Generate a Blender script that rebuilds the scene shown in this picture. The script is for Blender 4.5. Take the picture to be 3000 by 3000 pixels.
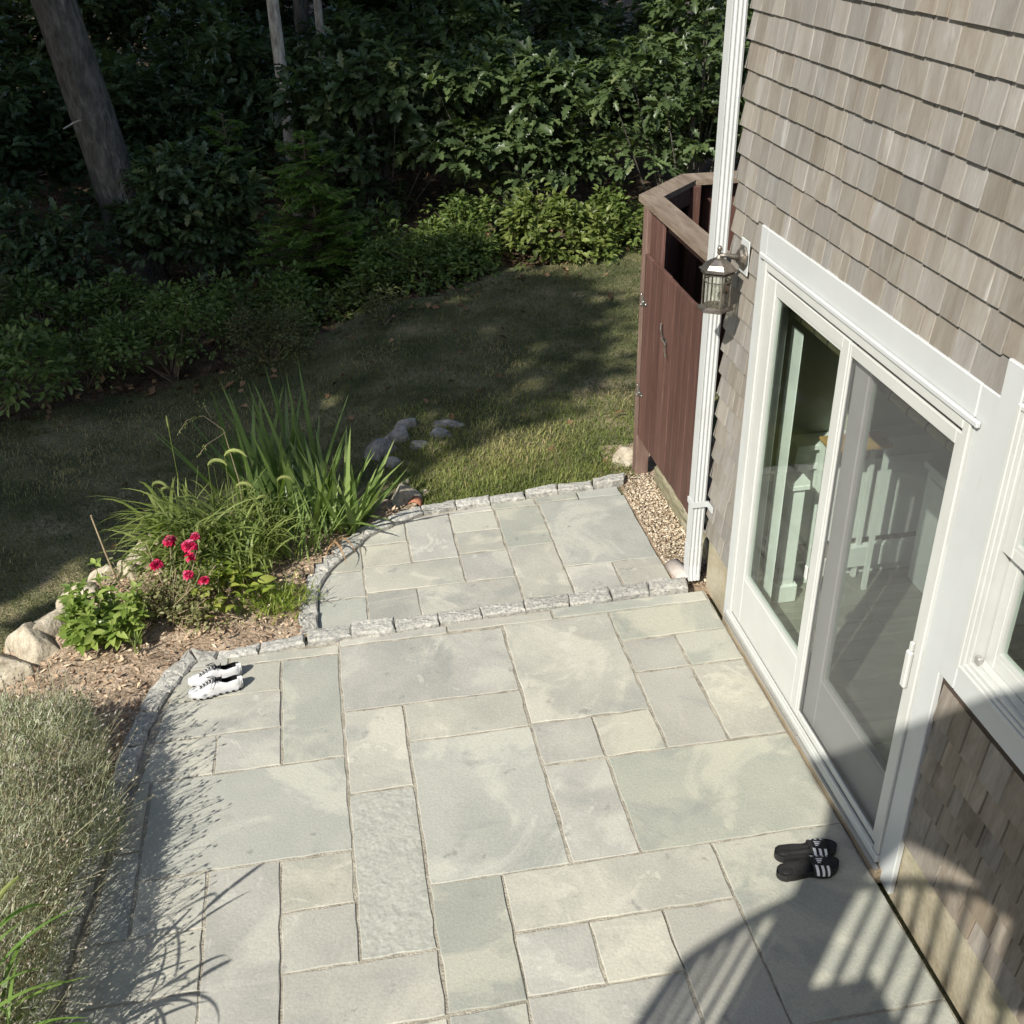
import bpy, math, random
import numpy as np
from mathutils import Vector, Matrix
rng = np.random.default_rng(7)
random.seed(7)
rad = math.radians
scene = bpy.context.scene
for o in list(bpy.data.objects):
    bpy.data.objects.remove(o)
COL = scene.collection

# ------------------------------------------------------------------ camera, sky, sun, exposure
CAM_YAW, CAM_PITCH, CAM_ROLL, CAM_FOV = rad(9.7435), rad(30.2146), rad(-0.9993), rad(50.0927)
CAM_POS = Vector((-2.0533, 0.0, 3.6315))
cy, sy, cp, sp = math.cos(CAM_YAW), math.sin(CAM_YAW), math.cos(CAM_PITCH), math.sin(CAM_PITCH)
fwd = Vector((sy*cp, cy*cp, -sp)); rt0 = Vector((cy, -sy, 0)); up0 = rt0.cross(fwd)
cr, sr = math.cos(CAM_ROLL), math.sin(CAM_ROLL)
rt, upv = cr*rt0 + sr*up0, -sr*rt0 + cr*up0
cam_data = bpy.data.cameras.new('camera')
cam = bpy.data.objects.new('camera', cam_data); COL.objects.link(cam)
m = Matrix.Identity(4)
for i in range(3):
    m[i][0], m[i][1], m[i][2], m[i][3] = rt[i], upv[i], -fwd[i], CAM_POS[i]
cam.matrix_world = m
cam_data.sensor_fit = 'HORIZONTAL'; cam_data.angle = CAM_FOV
cam_data.clip_start = 0.05; cam_data.clip_end = 500
scene.camera = cam

SUN_AZ, SUN_EL = rad(46), rad(41)       # heading of the shadows from +x; height
SUN = Vector((-math.cos(SUN_AZ)*math.cos(SUN_EL), -math.sin(SUN_AZ)*math.cos(SUN_EL), math.sin(SUN_EL)))
world = bpy.data.worlds.new('World'); scene.world = world; world.use_nodes = True
wn = world.node_tree
sky = wn.nodes.new('ShaderNodeTexSky'); sky.sky_type = 'NISHITA'; sky.sun_disc = False
sky.sun_elevation = SUN_EL; sky.sun_rotation = math.atan2(SUN.x, SUN.y)
bg = wn.nodes['Background']; bg.inputs[1].default_value = 0.14
wn.links.new(sky.outputs[0], bg.inputs[0])
ld = bpy.data.lights.new('sun', 'SUN'); ld.energy = 4.5; ld.angle = rad(0.53); ld.color = (1.0, 0.955, 0.87)
sun = bpy.data.objects.new('sun', ld); COL.objects.link(sun)
sun.rotation_euler = (-SUN).to_track_quat('-Z', 'Y').to_euler(); sun.location = (-8, -8, 12)
vs = scene.view_settings
vs.view_transform = 'Standard'; vs.look = 'None'; vs.exposure = 0.66; vs.gamma = 1.0; vs.use_curve_mapping = False
scene.cycles.max_bounces = 4; scene.cycles.diffuse_bounces = 2; scene.cycles.glossy_bounces = 3; scene.cycles.transmission_bounces = 4; scene.cycles.transparent_max_bounces = 8
scene.cycles.use_denoising = True; scene.cycles.use_light_tree = False; scene.cycles.caustics_reflective = False; scene.cycles.caustics_refractive = False
scene.cycles.sample_clamp_indirect = 4.0; scene.cycles.use_adaptive_sampling = True; scene.cycles.adaptive_threshold = 0.02

# ------------------------------------------------------------------ helpers
WORLD = {}
def reg(o, off): WORLD[o.name] = Vector(off)
def thing(name, label, cat, loc=(0, 0, 0), group=None, kind=None):
    o = bpy.data.objects.new(name, None); COL.objects.link(o)
    o.location = loc; o.empty_display_size = 0.05
    o['label'] = label; o['category'] = cat
    if group: o['group'] = group
    if kind: o['kind'] = kind
    reg(o, loc); return o
def tag(o, label, cat, group=None, kind=None):
    o['label'] = label; o['category'] = cat
    if group: o['group'] = group
    if kind: o['kind'] = kind
    return o
def raw_mesh(name, V, F, mat=None, smooth=False, lv=None):
    me = bpy.data.meshes.new(name)
    V = np.asarray(V, dtype=np.float32)
    if isinstance(F, np.ndarray):
        k = F.shape[1]; nf = F.shape[0]
        me.vertices.add(len(V)); me.vertices.foreach_set('co', V.ravel())
        me.loops.add(nf*k); me.loops.foreach_set('vertex_index', F.astype(np.int32).ravel())
        me.polygons.add(nf)
        me.polygons.foreach_set('loop_start', np.arange(0, nf*k, k, dtype=np.int32))
        try: me.polygons.foreach_set('loop_total', np.full(nf, k, dtype=np.int32))
        except Exception: pass
        me.update(calc_edges=True)
    else:
        me.from_pydata(V.tolist(), [], F); me.update()
    if smooth: me.polygons.foreach_set('use_smooth', np.ones(len(me.polygons), dtype=bool))
    if lv is not None:
        a = me.attributes.new('lv', 'FLOAT', 'POINT'); a.data.foreach_set('value', np.asarray(lv, dtype=np.float32))
    if mat is not None: me.materials.append(mat)
    return me
def mobj(name, V, F, mat=None, parent=None, smooth=False, lv=None, origin=None, kind=None):
    """World-space vertices -> one mesh object (child of parent, or top-level with its origin at `origin`)."""
    V = np.asarray(V, dtype=np.float64)
    off = WORLD[parent.name] if parent is not None else Vector(origin or (0, 0, 0))
    me = raw_mesh(name, V - np.array(off), F, mat, smooth, lv)
    o = bpy.data.objects.new(name, me); COL.objects.link(o)
    if parent is not None: o.parent = parent
    else: o.location = off
    reg(o, off)
    if kind: o['kind'] = kind
    return o
class MB:
    def __init__(s): s.V = []; s.F = []; s.LV = []
    def add(s, V, F, lv=0.5):
        n = len(s.V); s.V += [tuple(map(float, v)) for v in V]; s.F += [[i+n for i in f] for f in F]; s.LV += [lv]*len(V); return s
    def box(s, x0, x1, y0, y1, z0, z1, b=0.0, lv=0.5):
        x0, x1 = min(x0, x1), max(x0, x1); y0, y1 = min(y0, y1), max(y0, y1); z0, z1 = min(z0, z1), max(z0, z1)
        if b <= 0:
            V = [(x, y, z) for z in (z0, z1) for y in (y0, y1) for x in (x0, x1)]
            F = [(0, 2, 3, 1), (4, 5, 7, 6), (0, 1, 5, 4), (2, 6, 7, 3), (0, 4, 6, 2), (1, 3, 7, 5)]
            return s.add(V, F, lv)
        b = min(b, (x1-x0)*.45, (y1-y0)*.45, (z1-z0)*.45)
        V = []; idx = {}
        for ix, x in ((0, x0), (1, x1)):
            for iy, y in ((0, y0), (1, y1)):
                for iz, z in ((0, z0), (1, z1)):
                    sx, sy_, sz = (1 if ix == 0 else -1), (1 if iy == 0 else -1), (1 if iz == 0 else -1)
                    for a in range(3):
                        idx[(ix, iy, iz, a)] = len(V)
                        V.append((x + (b*sx if a != 0 else 0), y + (b*sy_ if a != 1 else 0), z + (b*sz if a != 2 else 0)))
        F = []
        for a in range(3):
            o1, o2 = [k for k in range(3) if k != a]
            for e in (0, 1):
                q = []
                for (p, r) in ((0, 0), (1, 0), (1, 1), (0, 1)):
                    c = [0, 0, 0]; c[a] = e; c[o1] = p; c[o2] = r; q.append(idx[(c[0], c[1], c[2], a)])
                F.append(q)
        for a in range(3):
            o1, o2 = [k for k in range(3) if k != a]
            for p in (0, 1):
                for r in (0, 1):
                    c0 = [0, 0, 0]; c0[a] = 0; c0[o1] = p; c0[o2] = r; c1 = list(c0); c1[a] = 1
                    F.append([idx[(*c0, o1)], idx[(*c0, o2)], idx[(*c1, o2)], idx[(*c1, o1)]])
        for ix in (0, 1):
            for iy in (0, 1):
                for iz in (0, 1):
                    F.append([idx[(ix, iy, iz, a)] for a in range(3)])
        return s.add(V, F, lv)
    def tube(s, pts, radii, n=8, cap=True, lv=0.5):
        pts = [Vector(p) for p in pts]; V = []; F = []
        if not hasattr(radii, '__len__'): radii = [radii]*len(pts)
        ref = Vector((0.31, 0.17, 0.93))
        for i, p in enumerate(pts):
            d = (pts[min(i+1, len(pts)-1)] - pts[max(i-1, 0)]).normalized()
            r = ref if abs(d.dot(ref)) < .95 else Vector((1, 0, 0))
            a = d.cross(r).normalized(); b = d.cross(a)
            for k in range(n):
                t = 2*math.pi*k/n; V.append(p + (a*math.cos(t) + b*math.sin(t))*radii[i])
        for i in range(len(pts)-1):
            for k in range(n):
                F.append((i*n+k, i*n+(k+1) % n, (i+1)*n+(k+1) % n, (i+1)*n+k))
        if cap: F.append(tuple(range(n))[::-1]); F.append(tuple((len(pts)-1)*n+k for k in range(n)))
        return s.add(V, F, lv)
    def lathe(s, prof, c, n=8, axis='z', rot=0.0, lv=0.5):
        V = []; F = []
        for (r, h) in prof:
            for k in range(n):
                t = 2*math.pi*k/n + rot; u, w = r*math.cos(t), r*math.sin(t)
                if axis == 'z': V.append((c[0]+u, c[1]+w, c[2]+h))
                elif axis == 'x': V.append((c[0]+h, c[1]+u, c[2]+w))
                else: V.append((c[0]+u, c[1]+h, c[2]+w))
        for i in range(len(prof)-1):
            for k in range(n): F.append((i*n+k, i*n+(k+1) % n, (i+1)*n+(k+1) % n, (i+1)*n+k))
        F.append(tuple(range(n))[::-1]); F.append(tuple((len(prof)-1)*n+k for k in range(n)))
        return s.add(V, F, lv)
    def prism(s, poly, h0, h1, axis='z', lv=0.5):
        n = len(poly)
        def p3(p, h): return (p[0], p[1], h) if axis == 'z' else ((h, p[0], p[1]) if axis == 'x' else (p[0], h, p[1]))
        V = [p3(p, h0) for p in poly] + [p3(p, h1) for p in poly]
        F = [tuple(range(n))[::-1], tuple(range(n, 2*n))] + [(i, (i+1) % n, n+(i+1) % n, n+i) for i in range(n)]
        return s.add(V, F, lv)
    def build(s, name, mat, parent=None, smooth=False, origin=None, kind=None, lv=False):
        o = mobj(name, s.V, s.F, mat, parent, smooth, s.LV if lv else None, origin, kind)
        import bmesh
        bm = bmesh.new(); bm.from_mesh(o.data); bmesh.ops.recalc_face_normals(bm, faces=bm.faces); bm.to_mesh(o.data); bm.free()
        return o
def smoothstep(a, b, x):
    t = np.clip((np.asarray(x, float)-a)/(b-a), 0, 1); return t*t*(3-2*t)
class VN:
    def __init__(s, seed): s.p = np.random.default_rng(seed).random((64, 64))
    def __call__(s, x, y):
        x = np.asarray(x, float); y = np.asarray(y, float)
        xi = np.floor(x).astype(int); yi = np.floor(y).astype(int); fx = x-xi; fy = y-yi
        fx = fx*fx*(3-2*fx); fy = fy*fy*(3-2*fy)
        g = lambda a, b: s.p[a % 64, b % 64]
        return (g(xi, yi)*(1-fx)+g(xi+1, yi)*fx)*(1-fy)+(g(xi, yi+1)*(1-fx)+g(xi+1, yi+1)*fx)*fy
vn1, vn2, vn3 = VN(1), VN(2), VN(3)

# ------------------------------------------------------------------ materials
def ramp_node(nt, stops):
    r = nt.nodes.new('ShaderNodeValToRGB'); e = r.color_ramp.elements
    while len(e) > 1: e.remove(e[-1])
    e[0].position = stops[0][0]; e[0].color = (*stops[0][1], 1)
    for p, c in stops[1:]:
        x = e.new(p); x.color = (*c, 1)
    return r
def nmat(name, stops, scale=5, detail=6, rough=.8, spec=.3, bump=0., bscale=40, stretch=(1, 1, 1), rnd=0., lvrnd=0., distort=0., metal=0., fine=None, stains=None, sat=0., bdist=.01):
    mt = bpy.data.materials.new(name); mt.use_nodes = True; nt = mt.node_tree; N = nt.nodes; L = nt.links
    P = N['Principled BSDF']; P.inputs['Roughness'].default_value = rough; P.inputs['Specular IOR Level'].default_value = spec; P.inputs['Metallic'].default_value = metal
    tc = N.new('ShaderNodeTexCoord'); oi = N.new('ShaderNodeObjectInfo')
    rv = oi.outputs['Random']
    if lvrnd:
        at = N.new('ShaderNodeAttribute'); at.attribute_name = 'lv'; rv = at.outputs['Fac']
    mul = N.new('ShaderNodeMath'); mul.operation = 'MULTIPLY'; mul.inputs[1].default_value = 37.0; L.new(rv, mul.inputs[0])
    add = N.new('ShaderNodeVectorMath'); add.operation = 'ADD'; L.new(tc.outputs['Object'], add.inputs[0]); L.new(mul.outputs[0], add.inputs[1])
    mp = N.new('ShaderNodeMapping'); mp.inputs['Scale'].default_value = stretch; L.new(add.outputs[0], mp.inputs[0])
    vec = mp.outputs[0]
    nz = N.new('ShaderNodeTexNoise'); nz.inputs['Scale'].default_value = scale; nz.inputs['Detail'].default_value = detail; nz.inputs['Distortion'].default_value = distort; nz.inputs['Roughness'].default_value = .6
    L.new(vec, nz.inputs['Vector'])
    rp = ramp_node(nt, stops); L.new(nz.outputs['Fac'], rp.inputs[0]); col = rp.outputs[0]
    if stains:   # (scale, lo, hi, colour, amount, distortion)
        for (sc, lo, hi, c, amt, ds) in stains:
            n2 = N.new('ShaderNodeTexNoise'); n2.inputs['Scale'].default_value = sc; n2.inputs['Detail'].default_value = 8; n2.inputs['Roughness'].default_value = .62; n2.inputs['Distortion'].default_value = ds
            ad2 = N.new('ShaderNodeVectorMath'); ad2.operation = 'ADD'; ad2.inputs[1].default_value = (3.1*sc, 7.7, 1.3); L.new(vec, ad2.inputs[0]); L.new(ad2.outputs[0], n2.inputs['Vector'])
            mr = N.new('ShaderNodeMapRange'); mr.inputs[1].default_value = lo; mr.inputs[2].default_value = hi; mr.inputs[4].default_value = amt; mr.clamp = True; L.new(n2.outputs['Fac'], mr.inputs[0])
            mx = N.new('ShaderNodeMix'); mx.data_type = 'RGBA'; L.new(mr.outputs[0], mx.inputs['Factor']); L.new(col, mx.inputs['A']); mx.inputs['B'].default_value = (*c, 1); col = mx.outputs['Result']
    if fine:     # (scale, amount) speckle that multiplies the colour
        n3 = N.new('ShaderNodeTexNoise'); n3.inputs['Scale'].default_value = fine[0]; n3.inputs['Detail'].default_value = 3; L.new(vec, n3.inputs['Vector'])
        mr = N.new('ShaderNodeMapRange'); mr.inputs[1].default_value = .3; mr.inputs[2].default_value = .7; mr.inputs[3].default_value = 1-fine[1]; mr.inputs[4].default_value = 1+fine[1]; L.new(n3.outputs['Fac'], mr.inputs[0])
        vm = N.new('ShaderNodeVectorMath'); vm.operation = 'SCALE'; L.new(col, vm.inputs[0]); L.new(mr.outputs[0], vm.inputs['Scale']); col = vm.outputs[0]
    if rnd or lvrnd:
        hs = N.new('ShaderNodeHueSaturation'); mr = N.new('ShaderNodeMapRange'); a = rnd or lvrnd
        mr.inputs[3].default_value = 1-a; mr.inputs[4].default_value = 1+a; L.new(rv, mr.inputs[0]); L.new(mr.outputs[0], hs.inputs['Value']); L.new(col, hs.inputs['Color'])
        if sat:
            w = N.new('ShaderNodeTexWhiteNoise'); w.noise_dimensions = '1D'; L.new(rv, w.inputs['W'])
            m2 = N.new('ShaderNodeMapRange'); m2.inputs[3].default_value = 1-sat; m2.inputs[4].default_value = 1+sat; L.new(w.outputs['Value'], m2.inputs[0]); L.new(m2.outputs[0], hs.inputs['Saturation'])
        col = hs.outputs[0]
    L.new(col, P.inputs['Base Color'])
    if bump:
        nb = N.new('ShaderNodeTexNoise'); nb.inputs['Scale'].default_value = bscale; nb.inputs['Detail'].default_value = 5; L.new(vec, nb.inputs['Vector'])
        bp = N.new('ShaderNodeBump'); bp.inputs['Strength'].default_value = bump; bp.inputs['Distance'].default_value = bdist; L.new(nb.outputs['Fac'], bp.inputs['Height']); L.new(bp.outputs[0], P.inputs['Normal'])
    return mt
def plain(name, c, rough=.5, spec=.4, metal=0., bump=0., bscale=60, var=.08):
    return nmat(name, [(.3, tuple(x*(1-var) for x in c)), (.7, tuple(min(1, x*(1+var)) for x in c))], 6, 4, rough, spec, bump, bscale, metal=metal)
def leafmat(name, stops, trans=.35, rough=.45, spec=.35, tint=(1.15, 1.25, .5)):
    mt = bpy.data.materials.new(name); mt.use_nodes = True; nt = mt.node_tree; N = nt.nodes; L = nt.links
    P = N['Principled BSDF']; P.inputs['Roughness'].default_value = rough; P.inputs['Specular IOR Level'].default_value = spec
    at = N.new('ShaderNodeAttribute'); at.attribute_name = 'lv'
    rp = ramp_node(nt, stops); L.new(at.outputs['Fac'], rp.inputs[0])
    tc = N.new('ShaderNodeTexCoord'); nz = N.new('ShaderNodeTexNoise'); nz.inputs['Scale'].default_value = 3; L.new(tc.outputs['Object'], nz.inputs['Vector'])
    mr = N.new('ShaderNodeMapRange'); mr.inputs[1].default_value = .3; mr.inputs[2].default_value = .7; mr.inputs[3].default_value = .8; mr.inputs[4].default_value = 1.2; L.new(nz.outputs['Fac'], mr.inputs[0])
    vm = N.new('ShaderNodeVectorMath'); vm.operation = 'SCALE'; L.new(rp.outputs[0], vm.inputs[0]); L.new(mr.outputs[0], vm.inputs['Scale'])
    L.new(vm.outputs[0], P.inputs['Base Color'])
    tr = N.new('ShaderNodeBsdfTranslucent'); v2 = N.new('ShaderNodeVectorMath'); v2.operation = 'MULTIPLY'; v2.inputs[1].default_value = tint; L.new(vm.outputs[0], v2.inputs[0]); L.new(v2.outputs[0], tr.inputs['Color'])
    mx = N.new('ShaderNodeMixShader'); mx.inputs[0].default_value = trans; L.new(P.outputs[0], mx.inputs[1]); L.new(tr.outputs[0], mx.inputs[2])
    L.new(mx.outputs[0], N['Material Output'].inputs['Surface'])
    return mt
def glassmat(name, tint=(.90, .945, .915), fres=1.5, rough=0.0, base=.0):
    mt = bpy.data.materials.new(name); mt.use_nodes = True; nt = mt.node_tree; N = nt.nodes; L = nt.links
    N.remove(N['Principled BSDF'])
    t = N.new('ShaderNodeBsdfTransparent'); t.inputs[0].default_value = (*tint, 1)
    g = N.new('ShaderNodeBsdfGlossy'); g.inputs['Roughness'].default_value = rough
    lw_ = N.new('ShaderNodeLayerWeight'); lw_.inputs[0].default_value = .5
    pw = N.new('ShaderNodeMath'); pw.operation = 'POWER'; pw.inputs[1].default_value = 5.0; L.new(lw_.outputs['Facing'], pw.inputs[0])
    f = N.new('ShaderNodeMath'); f.operation = 'MULTIPLY_ADD'; f.inputs[1].default_value = .9; f.inputs[2].default_value = .04; L.new(pw.outputs[0], f.inputs[0])
    mx = N.new('ShaderNodeMixShader')
    if base:
        a = N.new('ShaderNodeMath'); a.operation = 'ADD'; a.inputs[1].default_value = base; a.use_clamp = True; L.new(f.outputs[0], a.inputs[0]); L.new(a.outputs[0], mx.inputs[0])
    else: L.new(f.outputs[0], mx.inputs[0])
    L.new(t.outputs[0], mx.inputs[1]); L.new(g.outputs[0], mx.inputs[2]); L.new(mx.outputs[0], N['Material Output'].inputs['Surface'])
    return mt
def screenmat(name):
    mt = bpy.data.materials.new(name); mt.use_nodes = True; nt = mt.node_tree; N = nt.nodes; L = nt.links
    P = N['Principled BSDF']; P.inputs['Base Color'].default_value = (.12, .12, .122, 1); P.inputs['Roughness'].default_value = .6
    t = N.new('ShaderNodeBsdfTransparent'); mx = N.new('ShaderNodeMixShader'); mx.inputs[0].default_value = .46
    L.new(t.outputs[0], mx.inputs[1]); L.new(P.outputs[0], mx.inputs[2]); L.new(mx.outputs[0], N['Material Output'].inputs['Surface'])
    return mt
X = {}
X['stone'] = nmat('bluestone', [(.28, (.288, .284, .247)), (.45, (.328, .322, .279)), (.58, (.362, .354, .304)), (.75, (.392, .381, .324))], 2.6, 8, .8, .22, .35, 70, distort=.35, rnd=.065, sat=.2, fine=(110, .09), bdist=.005,
    stains=[(1.6, .50, .58, (.44, .428, .355), .7, .9), (2.3, .56, .66, (.25, .258, .232), .6, .5), (9, .64, .69, (.18, .18, .165), .55, .2), (4.5, .60, .64, (.46, .45, .38), .6, 1.2), (70, .68, .74, (.14, .13, .115), .55, 0)])
X['stone_b'] = nmat('bluestone_blue', [(.28, (.262, .272, .24)), (.5, (.308, .314, .272)), (.72, (.352, .352, .30))], 2.2, 8, .8, .22, .35, 70, distort=.3, rnd=.06, sat=.2, fine=(110, .09), bdist=.005,
    stains=[(1.9, .51, .59, (.425, .415, .345), .7, .8), (3.1, .57, .66, (.225, .236, .214), .55, .4), (9, .65, .70, (.17, .17, .16), .55, .2), (70, .68, .74, (.13, .125, .11), .55, 0)])
X['stone_p'] = nmat('bluestone_buff', [(.28, (.288, .28, .243)), (.5, (.33, .322, .279)), (.72, (.37, .362, .312))], 2.2, 8, .8, .22, .35, 70, distort=.3, rnd=.06, fine=(110, .09), bdist=.005,
    stains=[(2.1, .54, .62, (.265, .265, .245), .6, .7), (1.6, .54, .62, (.42, .405, .34), .5, .8), (9, .65, .70, (.18, .165, .15), .55, .2), (70, .68, .74, (.14, .13, .11), .55, 0)])
X['stone_r'] = nmat('bluestone_cleft', [(.28, (.30, .302, .265)), (.5, (.34, .341, .296)), (.72, (.375, .372, .322))], 9, 7, .82, .25, .7, 26, distort=.4, fine=(60, .12), bdist=.012)
X['mortar'] = nmat('mortar', [(.3, (.20, .18, .145)), (.5, (.31, .285, .23)), (.7, (.43, .40, .325))], 14, 6, .95, .1, .8, 120, fine=(160, .22), stains=[(7, .6, .7, (.2, .17, .13), .6, .4)])
X['granite'] = nmat('granite', [(.3, (.16, .16, .15)), (.45, (.29, .285, .26)), (.56, (.37, .36, .32)), (.72, (.50, .48, .42))], 55, 9, .88, .2, .45, 90, rnd=.14, fine=(260, .3), bdist=.008, stains=[(4, .55, .7, (.30, .265, .21), .55, .5)])
X['boulder'] = nmat('fieldstone', [(.28, (.21, .175, .125)), (.5, (.36, .315, .235)), (.72, (.48, .43, .335))], 14, 9, .9, .2, .9, 22, rnd=.1, fine=(70, .18), bdist=.02, stains=[(5, .55, .68, (.42, .32, .24), .5, .4), (6, .62, .7, (.2, .2, .18), .6, .6)])
X['rockgrey'] = nmat('rock_grey', [(.3, (.15, .145, .13)), (.5, (.25, .24, .215)), (.7, (.36, .345, .31))], 18, 9, .9, .2, .9, 22, rnd=.12, fine=(60, .2), bdist=.02)
X['lawn'] = nmat('lawn_soil', [(.30, (.060, .066, .033)), (.45, (.105, .108, .053)), (.57, (.18, .168, .09)), (.70, (.30, .245, .15))], 1.6, 9, .95, .1, 1.0, 60, fine=(55, .35), bdist=.03)
X['floor'] = nmat('forest_litter', [(.3, (.05, .036, .024)), (.5, (.10, .07, .045)), (.7, (.19, .135, .085))], 6, 9, .95, .1, 1., 30, fine=(40, .3), bdist=.04)
X['soil'] = nmat('bed_soil', [(.3, (.17, .125, .085)), (.5, (.31, .235, .165)), (.7, (.45, .355, .26))], 9, 9, .95, .1, 1., 45, fine=(90, .3), bdist=.02)
X['chip'] = leafmat('mulch_chip', [(0, (.11, .07, .045)), (.4, (.33, .225, .145)), (.8, (.50, .38, .26)), (1, (.62, .52, .38))], 0.0, .9, .1)
X['litter'] = leafmat('dead_leaf', [(0, (.05, .03, .018)), (.5, (.17, .10, .055)), (1, (.34, .22, .12))], .1, .8, .1, tint=(1, .9, .7))
X['gravel'] = leafmat('gravel_pebble', [(0, (.16, .12, .08)), (.35, (.32, .25, .17)), (.7, (.46, .38, .27)), (1, (.62, .55, .44))], 0.0, .75, .3)
X['shingle'] = nmat('weathered_cedar', [(.28, (.184, .163, .137)), (.45, (.216, .197, .171)), (.58, (.236, .219, .193)), (.75, (.28, .268, .245))], 3.0, 4, .85, .2, .4, 30, stretch=(1, 4, .8), lvrnd=.15, distort=.8, fine=(34, .06), bdist=.003, sat=.4,
    stains=[(2.2, .62, .72, (.37, .36, .34), .6, .6), (2.8, .66, .75, (.14, .105, .08), .5, .3)])
X['shingle_w'] = nmat('brown_cedar', [(.28, (.15, .125, .097)), (.45, (.20, .172, .138)), (.58, (.235, .206, .168)), (.75, (.28, .252, .21))], 3.0, 4, .85, .2, .4, 30, stretch=(1, 4, .8), lvrnd=.2, distort=.8, fine=(34, .08), bdist=.003, sat=.3,
    stains=[(2.0, .58, .70, (.09, .068, .05), .6, .4)])
X['wallback'] = plain('wall_sheathing', (.07, .055, .045), .95, .1)
X['white'] = nmat('white_trim', [(.3, (.46, .475, .465)), (.7, (.50, .515, .505))], 3, 3, .42, .4, .03, 30, stains=[(5, .62, .74, (.33, .32, .28), .28, .4)])
X['vinyl'] = nmat('white_vinyl', [(.3, (.475, .485, .455)), (.7, (.52, .53, .50))], 4, 3, .35, .45)
X['found'] = nmat('foundation_concrete', [(.3, (.26, .225, .155)), (.5, (.34, .30, .215)), (.7, (.42, .385, .29))], 3, 7, .9, .2, .4, 50, fine=(50, .1), stains=[(2.5, .58, .7, (.24, .24, .14), .5, .5)])
X['sillwood'] = nmat('sill_wood', [(.3, (.20, .155, .095)), (.5, (.30, .24, .16)), (.7, (.38, .32, .23))], 5, 7, .75, .2, .4, 40, stretch=(6, 1, 6))
X['alum'] = plain('sill_aluminium', (.45, .44, .41), .4, .5, .6)
X['glass'] = glassmat('window_glass')
X['screen'] = screenmat('insect_screen')
X['fence'] = nmat('stained_board', [(.25, (.068, .034, .026)), (.5, (.098, .050, .039)), (.68, (.125, .067, .053)), (.85, (.20, .135, .11))], 4, 8, .62, .3, .4, 40, stretch=(7, 7, .55), rnd=.20, distort=.7, fine=(30, .12), bdist=.004,
    stains=[(5, .66, .74, (.30, .23, .19), .7, .8), (2.2, .60, .72, (.045, .022, .018), .5, .4)])
X['cap'] = nmat('weathered_cap', [(.3, (.135, .10, .075)), (.5, (.20, .155, .115)), (.7, (.275, .225, .17))], 4, 8, .8, .2, .5, 40, stretch=(6, .8, 6), rnd=.08, distort=.6, stains=[(3, .62, .72, (.14, .15, .09), .5, .5)])
X['postbase'] = nmat('post_base', [(.3, (.12, .075, .06)), (.55, (.19, .125, .10)), (.75, (.27, .23, .15))], 4, 7, .8, .2, .4, 40, stretch=(5, 5, .8))
X['timber'] = nmat('landscape_timber', [(.28, (.13, .125, .075)), (.48, (.235, .215, .14)), (.6, (.32, .29, .205)), (.75, (.38, .355, .27))], 6, 8, .9, .15, .8, 36, stretch=(5, .7, 5), distort=.8, bdist=.008, stains=[(9, .56, .66, (.075, .075, .05), .75, .3)])
X['steel'] = plain('galvanised_steel', (.42, .40, .36), .35, .5, .9)
X['chrome'] = plain('chrome', (.7, .72, .75), .12, .6, 1.)
X['bronze'] = nmat('antique_bronze', [(.3, (.075, .068, .06)), (.5, (.17, .152, .13)), (.7, (.34, .30, .25))], 9, 6, .42, .5, .2, 60, metal=.75)
X['lglass'] = glassmat('seeded_glass', (.90, .90, .85), 1.45, .10, base=.05)
X['bulb'] = glassmat('bulb_glass', (.93, .93, .9), 1.5, .02, base=.1)
X['terra'] = nmat('terracotta', [(.3, (.30, .13, .075)), (.7, (.45, .21, .125))], 9, 6, .85, .2, .4, 50)
X['claypipe'] = nmat('white_clay', [(.3, (.36, .31, .265)), (.5, (.45, .405, .36)), (.7, (.52, .48, .44))], 8, 6, .8, .25, .3, 50)
X['bark'] = nmat('tree_bark', [(.28, (.045, .040, .033)), (.5, (.105, .093, .078)), (.66, (.165, .148, .125)), (.8, (.26, .245, .215))], 6, 9, .95, .1, 1., 12, stretch=(2.4, 2.4, .8), distort=.5, bdist=.06, stains=[(3, .66, .72, (.30, .31, .27), .6, .4)])
X['bark2'] = nmat('pale_bark', [(.3, (.16, .13, .10)), (.5, (.36, .31, .25)), (.7, (.58, .53, .46))], 8, 8, .9, .15, .8, 12, stretch=(2, 2, .6), bdist=.03)
X['stem'] = plain('woody_stem', (.13, .10, .07), .9, .1, var=.3)
X['drystick'] = plain('dry_stick', (.33, .26, .17), .9, .1, var=.25)
X['oak'] = leafmat('oak_leaf', [(0, (.034, .052, .021)), (.5, (.066, .098, .037)), (.85, (.105, .145, .055)), (1, (.16, .175, .075))], .3, .38, .45)
X['canopy'] = leafmat('canopy_leaf', [(0, (.02, .045, .015)), (1, (.06, .10, .035))], .22, .5, .3)
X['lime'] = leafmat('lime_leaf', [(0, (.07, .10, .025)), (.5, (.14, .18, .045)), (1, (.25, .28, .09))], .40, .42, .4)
X['laurel'] = leafmat('shrub_leaf', [(0, (.055, .085, .022)), (.5, (.115, .165, .042)), (1, (.20, .25, .07))], .38, .42, .4)
X['brownshrub'] = leafmat('brownish_leaf', [(0, (.055, .06, .022)), (.5, (.10, .115, .04)), (1, (.17, .17, .07))], .3, .55, .3)
X['fern'] = leafmat('feathery_leaf', [(0, (.06, .115, .02)), (.5, (.12, .20, .035)), (1, (.20, .28, .06))], .42, .45, .35)
X['weed'] = leafmat('weed_leaf', [(0, (.06, .10, .035)), (1, (.15, .21, .085))], .35, .5, .3)
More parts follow.
